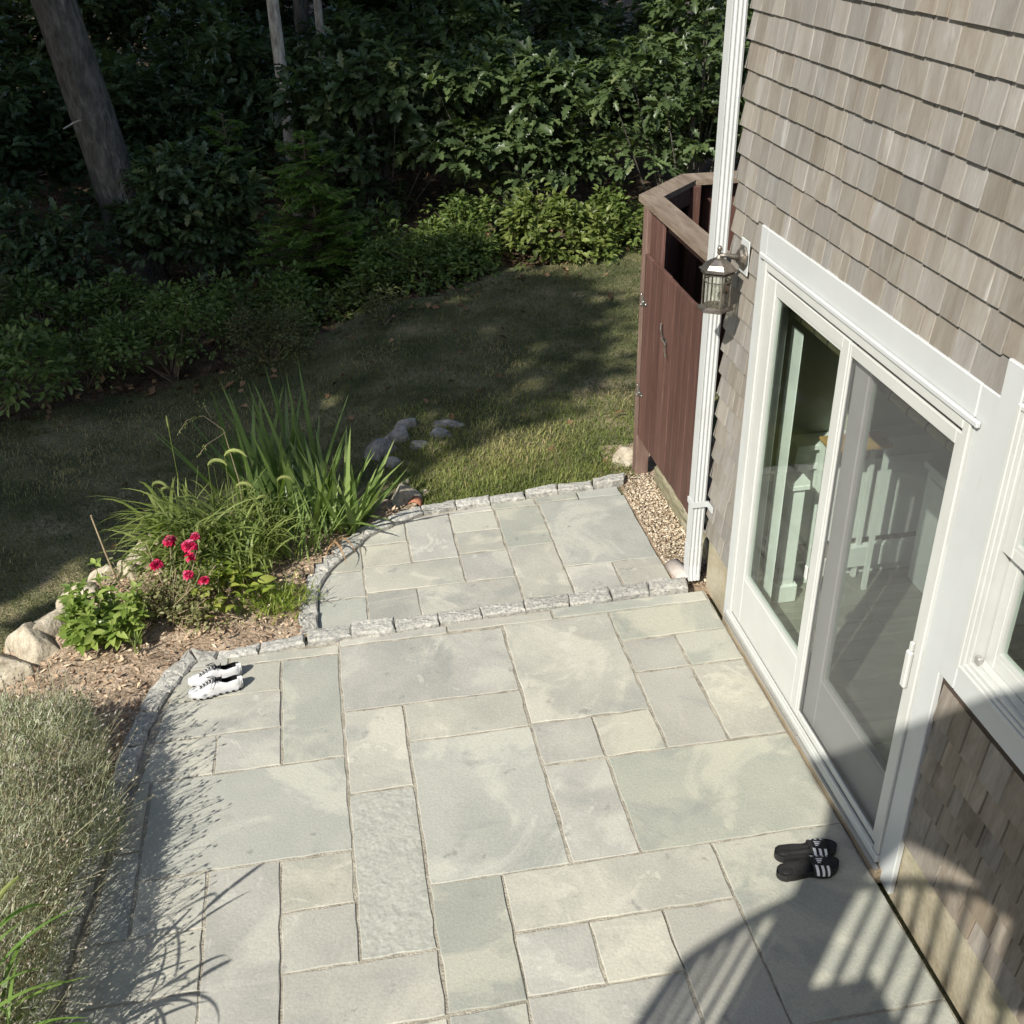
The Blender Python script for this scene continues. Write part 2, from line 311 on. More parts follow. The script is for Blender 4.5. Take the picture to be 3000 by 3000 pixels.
X['grass_sunlit'] = leafmat('sunlit_grass_blade', [(0, (.15, .19, .05)), (.45, (.27, .30, .09)), (.75, (.40, .37, .16)), (1, (.50, .40, .22))], .42, .6, .2)  # lawn grass colours lightened so this strip reads as sunlit
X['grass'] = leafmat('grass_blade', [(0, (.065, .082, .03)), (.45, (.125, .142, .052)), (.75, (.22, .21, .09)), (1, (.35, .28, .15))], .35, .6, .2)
X['iris'] = leafmat('iris_blade', [(0, (.08, .135, .038)), (.5, (.165, .24, .07)), (1, (.28, .36, .12))], .40, .42, .4)
X['foxtail'] = leafmat('foxtail_blade', [(0, (.11, .155, .035)), (.5, (.22, .275, .075)), (1, (.33, .38, .14))], .45, .5, .35)
X['seed'] = leafmat('seed_head', [(0, (.20, .25, .07)), (1, (.40, .42, .17))], .4, .8, .1)
X['basil'] = leafmat('basil_leaf', [(0, (.11, .17, .03)), (.5, (.19, .27, .055)), (1, (.30, .37, .10))], .35, .36, .5)
X['hosta'] = leafmat('hosta_leaf', [(0, (.12, .17, .025)), (.5, (.22, .29, .045)), (1, (.34, .37, .08))], .4, .42, .4)
X['roseleaf'] = leafmat('rose_leaf', [(0, (.09, .10, .035)), (.5, (.17, .18, .07)), (1, (.27, .25, .12))], .3, .5, .3)
X['petal'] = leafmat('rose_petal', [(0, (.50, .010, .06)), (.55, (.68, .03, .12)), (1, (.82, .22, .38))], .35, .45, .3, tint=(1.1, .9, 1.))
X['lav'] = leafmat('lavender_leaf', [(0, (.19, .205, .125)), (.4, (.33, .355, .23)), (.75, (.45, .465, .335)), (1, (.55, .54, .44))], .32, .7, .15)
X['lavflower'] = leafmat('lavender_spike', [(0, (.20, .175, .135)), (.6, (.33, .295, .24)), (1, (.46, .41, .36))], .2, .85, .1)
X['lavstem'] = leafmat('lavender_stalk', [(0, (.14, .12, .08)), (.5, (.29, .29, .17)), (1, (.43, .42, .28))], .25, .8, .1)
X['reed'] = leafmat('reed_leaf', [(0, (.12, .22, .045)), (1, (.22, .32, .085))], .40, .45, .35)
X['shoewhite'] = nmat('white_mesh_fabric', [(.3, (.50, .50, .50)), (.7, (.60, .60, .59))], 30, 4, .8, .2, .3, 300, bdist=.002)
X['shoegrey'] = nmat('midsole_foam', [(.3, (.36, .37, .38)), (.7, (.58, .58, .58))], 14, 4, .7, .3)
X['black'] = plain('black_lining', (.012, .012, .013), .8, .2)
X['rubber'] = nmat('black_rubber', [(.3, (.012, .012, .012)), (.7, (.022, .022, .021))], 20, 4, .55, .35, .5, 260, bdist=.002)
X['print'] = plain('white_print', (.80, .80, .80), .5, .3)
X['tile'] = nmat('plank_tile', [(.3, (.16, .155, .13)), (.5, (.21, .205, .17)), (.7, (.27, .26, .22))], 4, 7, .35, .4, .1, 30, stretch=(.7, 5, 1), rnd=.1)
X['grout'] = plain('grout', (.46, .45, .41), .8, .2)
X['wallpaint'] = plain('green_wall_paint', (.47, .49, .37), .7, .2)
X['intwhite'] = plain('interior_white', (.72, .73, .70), .45, .3)
X['bamboo'] = nmat('bamboo_blind', [(.3, (.42, .34, .18)), (.7, (.60, .52, .30))], 8, 4, .6, .3, stretch=(4, 1, 4))
X['oakwood'] = nmat('oak_board', [(.3, (.34, .20, .08)), (.7, (.50, .32, .14))], 6, 6, .45, .35, stretch=(1, 6, 6))
X['curtain'] = plain('dark_curtain', (.10, .11, .09), .9, .1)
X['deckwood'] = nmat('deck_wood', [(.3, (.28, .24, .19)), (.7, (.42, .37, .30))], 5, 6, .8, .2, stretch=(1, 5, 5))
X['cutout'] = plain('cutout_cloth', (.42, .40, .34), .9, .1)
# ------------------------------------------------------------------ shape helpers for stone and plants
def pip(x, y, poly):
    x = np.asarray(x, float); y = np.asarray(y, float); r = np.zeros(x.shape, bool); n = len(poly)
    for i in range(n):
        x0, y0 = poly[i]; x1, y1 = poly[(i+1) % n]
        c = ((y0 > y) != (y1 > y)) & (x < (x1-x0)*(y-y0)/((y1-y0) or 1e-9)+x0); r ^= c
    return r
def clip_poly(poly, line):
    """Keep the part of poly to the right of each segment of line (walked in order)."""
    for (a, b) in zip(line[:-1], line[1:]):
        out = []; n = len(poly)
        f = lambda p: (b[0]-a[0])*(p[1]-a[1])-(b[1]-a[1])*(p[0]-a[0])
        for i in range(n):
            p, q = poly[i], poly[(i+1) % n]; fp, fq = f(p), f(q)
            if fp <= 0: out.append(p)
            if (fp < 0 < fq) or (fq < 0 < fp):
                t = fp/(fp-fq); out.append((p[0]+t*(q[0]-p[0]), p[1]+t*(q[1]-p[1])))
        poly = out
        if len(poly) < 3: return []
    return poly
def outline(poly, step, jit, r):
    pts = []
    n = len(poly)
    for i in range(n):
        p, q = np.array(poly[i]), np.array(poly[(i+1) % n]); d = np.linalg.norm(q-p)
        if d < 1e-4: continue
        k = max(1, int(round(d/step)))
        for j in range(k):
            pts.append(p+(q-p)*j/k + r.normal(0, jit, 2)*(1 if j else .6))
    return np.array(pts)
def area2(P): return .5*np.sum(P[:, 0]*np.roll(P[:, 1], -1)-np.roll(P[:, 0], -1)*P[:, 1])
def stone_block(poly, z0, z1, ch, step, jit, r, tilt=0., dome=0., lump=0.):
    P = outline(poly, step, jit, r)
    if area2(P) < 0: P = P[::-1]
    c = P.mean(0); n = len(P)
    nrm = np.roll(P, -1, 0)-np.roll(P, 1, 0); nrm = np.stack([nrm[:, 1], -nrm[:, 0]], 1); nrm /= np.linalg.norm(nrm, axis=1)[:, None]+1e-9
    I = P-nrm*(ch*(.8+.5*r.random(n)))[:, None]
    ta, tb = r.normal(0, tilt, 2)
    zt = lambda Q: z1+(Q[:, 0]-c[0])*ta+(Q[:, 1]-c[1])*tb
    V = [np.c_[P, np.full(n, z0)], np.c_[P, zt(P)-ch*(.7+.6*r.random(n))], np.c_[I, zt(I)+r.normal(0, lump, n)]]
    J = c+(I-c)*.5; V.append(np.c_[J, zt(J)+dome*.7+r.normal(0, lump, n)]); V.append(np.array([[c[0], c[1], z1+dome]]))
    V = np.vstack(V); F = []
    for k in range(3):
        for i in range(n): F.append((k*n+i, k*n+(i+1) % n, (k+1)*n+(i+1) % n, (k+1)*n+i))
    for i in range(n): F.append((3*n+i, 3*n+(i+1) % n, 4*n))
    return V, F
def icos(sub):
    t = (1+5**.5)/2
    V = [(-1, t, 0), (1, t, 0), (-1, -t, 0), (1, -t, 0), (0, -1, t), (0, 1, t), (0, -1, -t), (0, 1, -t), (t, 0, -1), (t, 0, 1), (-t, 0, -1), (-t, 0, 1)]
    V = [np.array(v)/np.linalg.norm(v) for v in V]
    F = [(0, 11, 5), (0, 5, 1), (0, 1, 7), (0, 7, 10), (0, 10, 11), (1, 5, 9), (5, 11, 4), (11, 10, 2), (10, 7, 6), (7, 1, 8), (3, 9, 4), (3, 4, 2), (3, 2, 6), (3, 6, 8), (3, 8, 9), (4, 9, 5), (2, 4, 11), (6, 2, 10), (8, 6, 7), (9, 8, 1)]
    for _ in range(sub):
        mid = {}; G = []
        def mm(a, b):
            k = (min(a, b), max(a, b))
            if k not in mid:
                v = V[a]+V[b]; V.append(v/np.linalg.norm(v)); mid[k] = len(V)-1
            return mid[k]
        for a, b, c in F:
            x, y, z = mm(a, b), mm(b, c), mm(c, a); G += [(a, x, z), (b, y, x), (c, z, y), (x, y, z)]
        F = G
    return np.array(V), np.array(F)
ICO = {s: icos(s) for s in (1, 2, 3)}
def boulder_geo(c, size, rz, r, sub=3, rough=.16, flat=12):
    V, F = ICO[sub]; V = V.copy()
    for _ in range(flat):     # split faces: cut the ball with random planes
        d = r.normal(size=3); d[2] = abs(d[2])*.8; d /= np.linalg.norm(d); h = r.uniform(.46, .80); s = V@d
        V -= np.outer(np.maximum(s-h, 0)*.93, d)
    ph = r.random(3)*6
    for f, a in ((2.1, rough*.5), (4.7, rough*.25), (9.5, rough*.11)):
        V *= (1+a*np.sin(f*V[:, [0]]+ph[0])*np.sin(f*V[:, [1]]*1.1+ph[1])*np.cos(f*V[:, [2]]+ph[2]))
    V *= np.array(size)
    cs, sn = math.cos(rz), math.sin(rz)
    V = np.c_[V[:, 0]*cs-V[:, 1]*sn, V[:, 0]*sn+V[:, 1]*cs, V[:, 2]]
    return V+np.array(c), F
def unit(a): return a/(np.linalg.norm(a, axis=-1, keepdims=True)+1e-9)
LEAF8 = (np.array([(0, 0), (.28, -.42), (.30, 0), (.28, .42), (.66, -.40), (.68, 0), (.66, .40), (1, 0)]), np.array([(0, 2, 1), (0, 3, 2), (1, 2, 4), (2, 5, 4), (2, 3, 5), (3, 6, 5), (4, 5, 7), (5, 6, 7)]))
LEAF4 = (np.array([(0, 0), (.45, -.5), (1, 0), (.45, .5), (.5, 0)]), np.array([(0, 4, 1), (1, 4, 2), (0, 3, 4), (3, 2, 4)]))
OAK = (np.array([(0, 0), (.18, -.16), (.34, -.46), (.42, -.20), (.60, -.52), (.68, -.22), (.84, -.34), (1, 0), (.84, .34), (.68, .22), (.60, .52), (.42, .20), (.34, .46), (.18, .16), (.45, 0), (.72, 0)]),
       np.array([(0, 14, 1), (1, 14, 3), (1, 3, 2), (3, 14, 15), (3, 15, 5), (3, 5, 4), (5, 15, 7), (5, 7, 6), (0, 13, 14), (13, 11, 14), (13, 12, 11), (11, 15, 14), (11, 9, 15), (11, 10, 9), (9, 7, 15), (9, 8, 7)]))
def leaves_geo(P, D, N, L, W, tpl=LEAF8, fold=.25, droop=.25, lvs=None, r=rng):
    """n leaves: base P, axis D, up-normal N, length, width."""
    T, TF = tpl; n = len(P); k = len(T)
    D = unit(D); S = unit(np.cross(D, N)); U = np.cross(S, D)
    t = T[:, 0][None, :, None]; w = T[:, 1][None, :, None]
    V = P[:, None, :] + D[:, None, :]*(t*L[:, None, None]) + S[:, None, :]*(w*W[:, None, None]) \
        + U[:, None, :]*(np.abs(w)*fold*W[:, None, None]*2 - droop*L[:, None, None]*t*t)
    F = (TF[None, :, :] + (np.arange(n)*k)[:, None, None]).reshape(-1, 3)
    lv = r.random(n) if lvs is None else lvs
    return V.reshape(-1, 3), F, np.repeat(lv, k)
def blades_geo(P, az, e0, bend, L, W, k=5, r=rng, taper=.8, lvs=None, twist=0., wmin=0., vfold=.0):
    """arching strips: base P, heading az, start elevation e0, total bend, length, width."""
    n = len(P); az = np.asarray(az); pos = P.copy(); rows = []
    side = np.c_[-np.sin(az), np.cos(az), np.zeros(n)]
    for j in range(k+1):
        t = j/k
        el = e0-bend*t
        w = W*np.maximum(wmin, (1-t**1.6)**taper)*min(1, .45+2.2*t) if j < k else W*wmin
        s = side*np.cos(twist*t)[:, None] + np.array([0, 0, 1.])*np.sin(twist*t)[:, None] if not np.isscalar(twist) else side
        rows.append((pos-s*(w/2)[:, None], pos+s*(w/2)[:, None]))
        step = (L/k)[:, None]*np.c_[np.cos(el)*np.cos(az), np.cos(el)*np.sin(az), np.sin(el)]
        pos = pos+step
    V = np.stack([q for rw in rows for q in rw], 1)      # n, 2(k+1), 3
    m2 = 2*(k+1); F = []
    base = np.array([(2*j, 2*j+1, 2*j+3, 2*j+2) for j in range(k)])
    F = (base[None]+(np.arange(n)*m2)[:, None, None]).reshape(-1, 4)
    lv = r.random(n) if lvs is None else lvs
    return V.reshape(-1, 3), F, np.repeat(lv, m2)
def join(*gs):
    V = []; F = []; LV = []; o = 0
    for g in gs:
        V.append(g[0]); F.append(np.asarray(g[1])+o); LV.append(g[2] if len(g) > 2 else np.full(len(g[0]), .5)); o += len(g[0])
    return np.vstack(V), np.vstack(F), np.concatenate(LV)

# ------------------------------------------------------------------ the ground
def zl(x, y):
    x = np.asarray(x, float); y = np.asarray(y, float)
    return -.095 - .42*smoothstep(1.25, 3.9, -x) - .02*np.clip(y-7, 0, 14) + .02*(vn1(x*.9, y*.9)-.5)
EDGE = [(-40, 8), (-14, 8.4), (-9, 8.9), (-5.04, 9.75), (-4.2, 10.1), (-3.1, 10.25), (-1.96, 10.5), (-1.3, 10.8), (.27, 11.8), (1.7, 12.5), (4, 13.2), (9, 15), (40, 16)]
def yedge(x): return np.interp(x, [e[0] for e in EDGE], [e[1] for e in EDGE])
def grid_mesh(xs, ys, zf, keep=None):
    Xg, Yg = np.meshgrid(xs, ys); Z = zf(Xg, Yg); V = np.c_[Xg.ravel(), Yg.ravel(), Z.ravel()]; w = len(xs)
    a = (np.arange(len(ys)-1)[:, None]*w+np.arange(w-1)[None]).ravel()
    F = np.c_[a, a+1, a+1+w, a+w]
    if keep is not None:
        cx = V[F, 0].mean(1); cyy = V[F, 1].mean(1); F = F[keep(cx, cyy)]
    return V, F
axx = np.unique(np.r_[np.linspace(-160, -16, 14), np.linspace(-16, 14, 61), np.linspace(14, 160, 14)])
axy = np.unique(np.r_[np.linspace(-140, -6, 12), np.linspace(-6, 30, 73), np.linspace(30, 200, 16)])
V, F = grid_mesh(axx, axy, lambda x, y: zl(x, y)-.03+.06*(vn2(x*.6, y*.6)-.5)*smoothstep(0, 1.5, y-yedge(x)))
fl = mobj('forest_floor', V, F, X['floor'], smooth=True, kind='structure'); fl['label'] = 'brown leaf littered ground under the trees'
xs = np.arange(-14, 8.01, .2); ys = np.arange(-3, 14, .2)
V, F = grid_mesh(xs, ys, lambda x, y: zl(x, y)+.01, lambda x, y: (y < yedge(x)-.05+.5*(vn3(x*1.3, y*1.3)-.5)) & ~((x > .2) & (y < 5.2)))
lw = mobj('lawn', V, F, X['lawn'], smooth=True, kind='structure'); lw['label'] = 'dry shaded lawn sloping away from the terrace'
# grass blades: short over the lawn, longer along the sunny edge of the terrace
def scatter(n, box, cond):
    out = []
    while sum(map(len, out)) < n:
        p = np.c_[rng.uniform(box[0], box[1], n), rng.uniform(box[2], box[3], n)]; out.append(p[cond(p[:, 0], p[:, 1])])
    return np.vstack(out)[:n]
TERR_OUT = [(-2.36, 5.05), (-2.37, 5.33), (-2.345, 5.58), (-2.31, 5.77), (-2.17, 5.95), (-2.0, 6.17), (-1.79, 6.31), (-1.58, 6.41), (-1.34, 6.43), (-1.10, 6.43), (-.856, 6.465), (-.616, 6.505), (-.36, 6.51), (-.10, 6.56)]
BED = [(-2.36, 5.05), (-2.6, 5.0), (-2.83, 4.97), (-3.03, 5.0), (-3.11, 4.84), (-3.19, 4.62), (-3.22, 4.3), (-3.26, 3.8), (-3.32, 3.3), (-3.38, 2.9), (-3.42, 2.4), (-3.45, 1.2), (-4.9, 1.2), (-4.6, 3), (-4.35, 4.4), (-4.15, 5.1), (-4.0, 5.42), (-3.82, 5.68), (-3.66, 5.86), (-3.45, 6.0), (-3.4, 6.25), (-3.2, 6.6), (-2.8, 7.0), (-2.2, 7.1), (-1.8, 6.95), (-1.58, 6.6), (-1.58, 6.42)] + TERR_OUT[6::-1]
def lawn_ok(x, y):
    return (y < yedge(x)-.15) & (zl(x, y) < 0) & ~pip(x, y, BED) & ~((x > .0) & (y < 7.0)) & ~((x > -2.3) & (y < np.interp(x, [-2.37, -2.0, -1.79, -1.58, -.1, 0], [5.1, 6.17, 6.31, 6.42, 6.56, 6.57])+.0)) & ~((x > -3.4) & (y < 5))
P2 = scatter(95000, (-6.5, 3.5, 5, 13), lawn_ok)
P = np.c_[P2, zl(P2[:, 0], P2[:, 1])+.005]; n = len(P)
dry = vn3(P2[:, 0]*1.7+5, P2[:, 1]*1.7)
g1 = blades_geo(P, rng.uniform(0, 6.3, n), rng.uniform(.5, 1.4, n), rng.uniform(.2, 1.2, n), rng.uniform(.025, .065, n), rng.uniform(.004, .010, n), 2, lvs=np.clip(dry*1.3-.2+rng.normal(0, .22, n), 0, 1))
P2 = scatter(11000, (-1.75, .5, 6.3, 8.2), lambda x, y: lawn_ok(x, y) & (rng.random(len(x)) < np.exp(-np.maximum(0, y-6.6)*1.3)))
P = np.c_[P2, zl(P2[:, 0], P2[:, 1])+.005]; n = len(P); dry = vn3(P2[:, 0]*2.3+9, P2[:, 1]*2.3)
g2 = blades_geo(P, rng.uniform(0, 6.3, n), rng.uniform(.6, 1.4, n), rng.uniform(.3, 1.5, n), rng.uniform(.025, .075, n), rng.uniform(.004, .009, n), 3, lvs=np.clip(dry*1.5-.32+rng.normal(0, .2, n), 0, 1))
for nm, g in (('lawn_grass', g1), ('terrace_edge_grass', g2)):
    o = mobj(nm, g[0], g[1], X['grass' if nm == 'lawn_grass' else 'grass_sunlit'], lv=g[2], kind='stuff')
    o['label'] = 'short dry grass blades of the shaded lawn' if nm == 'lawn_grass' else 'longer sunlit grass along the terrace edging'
# litter under the trees and a few fallen leaves on the lawn
P2 = scatter(9000, (-9, 7, 9, 24), lambda x, y: y > yedge(x)-.35-.5*rng.random(len(x)))
P3 = scatter(90, (-6, 2, 6.6, 12), lawn_ok); P2 = np.vstack([P2, P3])
P = np.c_[P2, zl(P2[:, 0], P2[:, 1])+.015+.02*rng.random(len(P2))]; n = len(P)
nn = unit(np.c_[rng.normal(0, .5, n), rng.normal(0, .5, n), np.ones(n)]); dd = np.cross(nn, unit(rng.normal(size=(n, 3))))
g = leaves_geo(P, dd, nn, rng.uniform(.05, .12, n), rng.uniform(.03, .07, n), LEAF4, droop=.1)
o = mobj('fallen_leaves', g[0], g[1], X['litter'], lv=g[2], kind='stuff'); o['label'] = 'brown fallen leaves covering the ground under the trees'

# planting bed
xs = np.arange(-5, -1.4, .05); ys = np.arange(1.2, 7.2, .05)
bedz = lambda x, y: -.035+.05*(vn1(x*4, y*4)-.5)+.03*(vn2(x*11, y*11)-.5)-.22*smoothstep(6.45, 7.05, y)-.10*smoothstep(3.6, 4.1, -x)
V, F = grid_mesh(xs, ys, bedz, lambda x, y: pip(x, y, BED))
o = mobj('planting_bed', V, F, X['soil'], smooth=True, kind='structure'); o['label'] = 'bare soil and bark mulch bed beside the patio'
P2 = scatter(7500, (-4.6, -1.6, 2.0, 6.9), lambda x, y: pip(x, y, BED))
n = len(P2); P = np.c_[P2, bedz(P2[:, 0], P2[:, 1])+.004+.012*rng.random(n)]
nn = unit(np.c_[rng.normal(0, .45, n), rng.normal(0, .45, n), np.ones(n)]); dd = np.cross(nn, unit(rng.normal(size=(n, 3))))
g = leaves_geo(P, dd, nn, rng.uniform(.015, .06, n), rng.uniform(.008, .02, n), LEAF4, droop=.0, fold=.1)
o = mobj('mulch_chips', g[0], g[1], X['chip'], lv=g[2], kind='stuff'); o['label'] = 'loose bark chips scattered over the bed soil'

# ------------------------------------------------------------------ patio and terrace
GAP = .0060
patio = thing('patio', '', '', (-1.6, 3.6, 0)); del patio['label'], patio['category']; patio['kind'] = 'structure'; patio['label'] = 'bluestone patio of mixed rectangular slabs beside the house'
terrace = thing('terrace', '', '', (-1.1, 5.8, -.06)); del terrace['label'], terrace['category']; terrace['kind'] = 'structure'; terrace['label'] = 'small lower bluestone terrace beyond the granite step'
TZ = -.06
PAT_EDGE = [(-3.42, 1.5), (-3.36, 2.4), (-3.30, 2.95), (-3.22, 3.5), (-3.16, 4.1), (-3.10, 4.58), (-3.035, 4.78), (-2.955, 4.93), (-2.84, 5.1)]
rs = np.random.default_rng(11)
MB().prism([(-.06, 1.2), (-.06, 5.03), (-2.37, 4.99), (-2.85, 4.95), (-3.0, 4.85), (-3.1, 4.6), (-3.18, 4.1), (-3.26, 3.5), (-3.33, 2.95), (-3.4, 1.2)], -.30, -.0055).build('mortar_bed', X['mortar'], patio)
SL = [(-.664, -.06, 4.651, 4.922, 'b'), (-.664, -.357, 4.369, 4.651, 'p'), (-.357, -.06, 4.369, 4.651, 'b'), (-.664, -.357, 3.782, 4.369, 'p'), (-.357, -.06, 3.782, 4.369, 's'),
      (-1.278, -.664, 4.078, 4.922, 's'), (-1.278, -.968, 3.782, 4.078, 's'), (-.968, -.664, 3.782, 4.078, 's'), (-1.278, -.968, 3.18, 3.782, 's'), (-.968, -.06, 3.18, 3.782, 'b'),
      (-2.187, -1.278, 4.351, 4.905, 's'), (-1.884, -1.278, 4.07, 4.351, 's'), (-2.187, -1.884, 3.77, 4.351, 's'), (-1.884, -1.278, 3.18, 4.07, 'b'), (-2.187, -1.884, 2.861, 3.77, 'r'),
      (-1.884, -1.58, 2.57, 3.18, 'b'), (-1.58, -.66, 2.876, 3.18, 's'), (-.66, -.06, 2.285, 3.18, 'b'), (-1.58, -1.275, 2.585, 2.876, 's'), (-1.275, -.97, 2.585, 2.876, 's'), (-.97, -.66, 2.0, 2.876, 'p'),
      (-1.884, -1.584, 1.7, 2.57, 'b'), (-1.584, -.97, 1.95, 2.585, 's'), (-2.492, -1.884, 2.565, 2.861, 'p'), (-2.492, -1.884, 1.7, 2.565, 's'), (-.66, -.06, 1.5, 2.285, 'b'), (-1.584, -.66, 1.3, 1.95, 's'),
      (-2.492, -2.187, 4.028, 4.842, 'b'), (-3.2, -2.492, 4.588, 4.842, 's'), (-3.25, -2.492, 4.301, 4.588, 's'), (-3.3, -2.805, 4.028, 4.301, 's'), (-2.805, -2.492, 4.028, 4.301, 's'),
      (-3.09, -2.187, 3.434, 4.028, 'b'), (-3.4, -3.09, 3.6, 4.028, 's'), (-3.4, -3.09, 3.138, 3.6, 'b'), (-3.09, -2.797, 3.138, 3.434, 's'), (-2.797, -2.492, 2.40, 3.434, 's'), (-2.492, -2.187, 3.15, 3.434, 's'), (-2.492, -2.187, 2.861, 3.15, 's'),
      (-3.5, -2.797, 2.845, 3.138, 's'), (-3.5, -2.797, 2.40, 2.845, 's'), (-3.5, -2.492, 1.6, 2.40, 'b'),
      (-.98, -.068, 4.922, 5.024, 'b'), (-1.583, -.98, 4.918, 5.004, 'p'), (-2.18, -1.583, 4.905, 4.98, 's'), (-2.77, -2.18, 4.842, 4.925, 's'), (-3.2, -2.77, 4.842, 4.925, 's')]
MK = {'s': 'stone', 'b': 'stone_b', 'p': 'stone_p', 'r': 'stone_r'}
def lay(parent, lst, z, edge):
    for (x0, x1, y0, y1, k) in lst:
        g = GAP*(.75+.5*rs.random())
        poly = [(x0+g, y0+g), (x1-g, y0+g), (x1-g, y1-g), (x0+g, y1-g)]
        if edge: poly = clip_poly(poly, edge)
        if len(poly) < 3 or abs(area2(np.array(poly))) < .003: continue
        V, F = stone_block(poly, z-.035, z+rs.normal(0, .0018), .0035, .07, .0024, rs, tilt=.0022)
        mobj('flagstone', V, F, X[MK[k]], parent)
lay(patio, SL, 0., PAT_EDGE)
TER_EDGE = [(-2.297, 5.0), (-2.287, 5.41), (-2.282, 5.59), (-2.212, 5.765), (-2.13, 5.896), (-1.95, 6.13), (-1.77, 6.23), (-1.567, 6.335), (-1.10, 6.375), (-.62, 6.43), (-.10, 6.50)]
MB().prism([(-.17, 5.0)] + TER_EDGE[::-1][1:] + [], TZ-.25, TZ-.0055).build('mortar_bed', X['mortar'], terrace)
ST = [(-2.4, -2.003, 5.10, 5.448, 'b'), (-2.4, -2.003, 5.448, 5.735, 's'), (-2.3, -2.003, 5.735, 6.1, 's'), (-2.003, -1.70, 5.12, 5.474, 's'), (-1.70, -1.092, 5.12, 5.480, 's'), (-2.003, -1.40, 5.477, 5.763, 's'),
      (-2.003, -1.70, 5.76, 6.012, 's'), (-1.70, -1.40, 5.763, 6.278, 's'), (-2.0, -1.70, 6.012, 6.3, 's'), (-1.40, -1.092, 5.480, 5.796, 's'), (-1.40, -1.092, 5.796, 6.057, 's'), (-1.40, -1.092, 6.057, 6.295, 'b'),
      (-1.092, -.785, 5.81, 6.305, 'b'), (-1.092, -.785, 5.15, 5.81, 's'), (-.785, -.18, 5.525, 6.335, 'b'), (-.785, -.482, 5.15, 5.525, 's'), (-.482, -.177, 5.15, 5.525, 's'),
      (-1.7, -1.4, 6.278, 6.4, 's'), (-1.4, -1.10, 6.295, 6.4, 's'), (-1.10, -.80, 6.305, 6.42, 'b'), (-.80, -.495, 6.335, 6.45, 'b'), (-.495, -.2, 6.335, 6.47, 'b')]
lay(terrace, ST, TZ, TER_EDGE)
MB().box(-.175, .9, 5.05, 7.1, -.4, -.075).build('gravel_base', X['soil'], None, kind='structure')

# granite cobbles: the step row, the terrace rim, the patio rim
def cobbles(name, label, inner, outer, z0, z1, loc):
    t = thing(name, label, 'edging', loc)
    for i in range(len(inner)-1):
        a, b, c, d = [np.array(q, float) for q in (inner[i], inner[i+1], outer[i+1], outer[i])]
        e = .0025; u = (b-a)/np.linalg.norm(b-a); poly = [a+u*e, b-u*e, c-u*e, d+u*e]
        V, F = stone_block([tuple(p) for p in poly], z0, z1+rs.normal(0, .006), .010, .05, .0045, rs, tilt=.02, dome=.003, lump=.0022)
        mobj('cobble', V, F, X['granite'], t, smooth=False)
    return t
fr = [(-2.35, 4.945), (-2.11, 4.949), (-1.864, 4.959), (-1.619, 4.98), (-1.374, 5.004), (-1.12, 5.016), (-.866, 5.017), (-.613, 5.031), (-.389, 5.035), (-.149, 5.042)]
bk = [(-2.35, 5.065), (-2.104, 5.068), (-1.861, 5.07), (-1.614, 5.085), (-1.374, 5.10), (-1.114, 5.125), (-.851, 5.128), (-.599, 5.148), (-.366, 5.152), (-.13, 5.157)]
cobbles('granite_edging', 'straight row of grey granite cobbles stepping down between the two stone pavings', fr, bk, -.2, .028, (-1.2, 5.05, -.1))
ti = [(-2.298, 5.09), (-2.289, 5.31), (-2.284, 5.534), (-2.212, 5.72), (-2.125, 5.85), (-1.944, 6.107), (-1.771, 6.215), (-1.567, 6.325), (-1.343, 6.352), (-1.107, 6.365), (-.859, 6.392), (-.631, 6.42), (-.377, 6.44), (-.142, 6.478)]
to = [(-2.395, 5.09), (-2.40, 5.32), (-2.385, 5.60), (-2.31, 5.80), (-2.20, 5.96), (-2.02, 6.18), (-1.81, 6.315), (-1.58, 6.415), (-1.336, 6.44), (-1.103, 6.45), (-.856, 6.475), (-.616, 6.51), (-.36, 6.525), (-.12, 6.56)]
cobbles('granite_edging', 'curved rim of granite cobbles between the far terrace and the grass', ti, to, -.25, TZ+.03, (-1.6, 6.3, -.15))
pi_ = [(-2.362, 4.945), (-2.611, 4.915), (-2.836, 4.91), (-2.935, 4.91), (-3.005, 4.79), (-3.06, 4.665), (-3.105, 4.53), (-3.15, 4.28), (-3.18, 4.03), (-3.215, 3.78), (-3.245, 3.53), (-3.275, 3.28), (-3.305, 3.03), (-3.335, 2.78), (-3.36, 2.53), (-3.38, 2.3)]
po = [(-2.362, 5.03), (-2.599, 5.005), (-2.829, 4.975), (-2.985, 5.03), (-3.10, 4.85), (-3.16, 4.72), (-3.20, 4.56), (-3.25, 4.30), (-3.28, 4.04), (-3.31, 3.79), (-3.345, 3.54), (-3.375, 3.29), (-3.405, 3.04), (-3.435, 2.79), (-3.46, 2.54), (-3.48, 2.3)]
cobbles('granite_edging', 'rim of pale granite cobbles curving round the patio corner behind the sneakers', pi_, po, -.2, .02, (-3.0, 4.6, -.1))

# pea gravel strip, timber, clay pipe
n = 3600
P = np.c_[rng.uniform(-.165, .085, n), rng.uniform(5.2, 6.62, n), np.full(n, -.072)]; P = P[(P[:, 0] < .075) & ((P[:, 0] > -.10) | (P[:, 1] < 6.45))]; n = len(P)
P[:, 2] += rng.uniform(0, .016, n)
oct_v = np.array([(1, 0, 0), (-1, 0, 0), (0, 1, 0), (0, -1, 0), (0, 0, 1), (0, 0, -1), (.7, .7, .5), (-.7, .7, .5), (-.7, -.7, .5), (.7, -.7, .5)], float)
oct_f = np.array([(0, 6, 4), (6, 2, 4), (2, 7, 4), (7, 1, 4), (1, 8, 4), (8, 3, 4), (3, 9, 4), (9, 0, 4), (0, 5, 2), (2, 5, 1), (1, 5, 3), (3, 5, 0), (0, 2, 6), (2, 1, 7), (1, 3, 8), (3, 0, 9)])
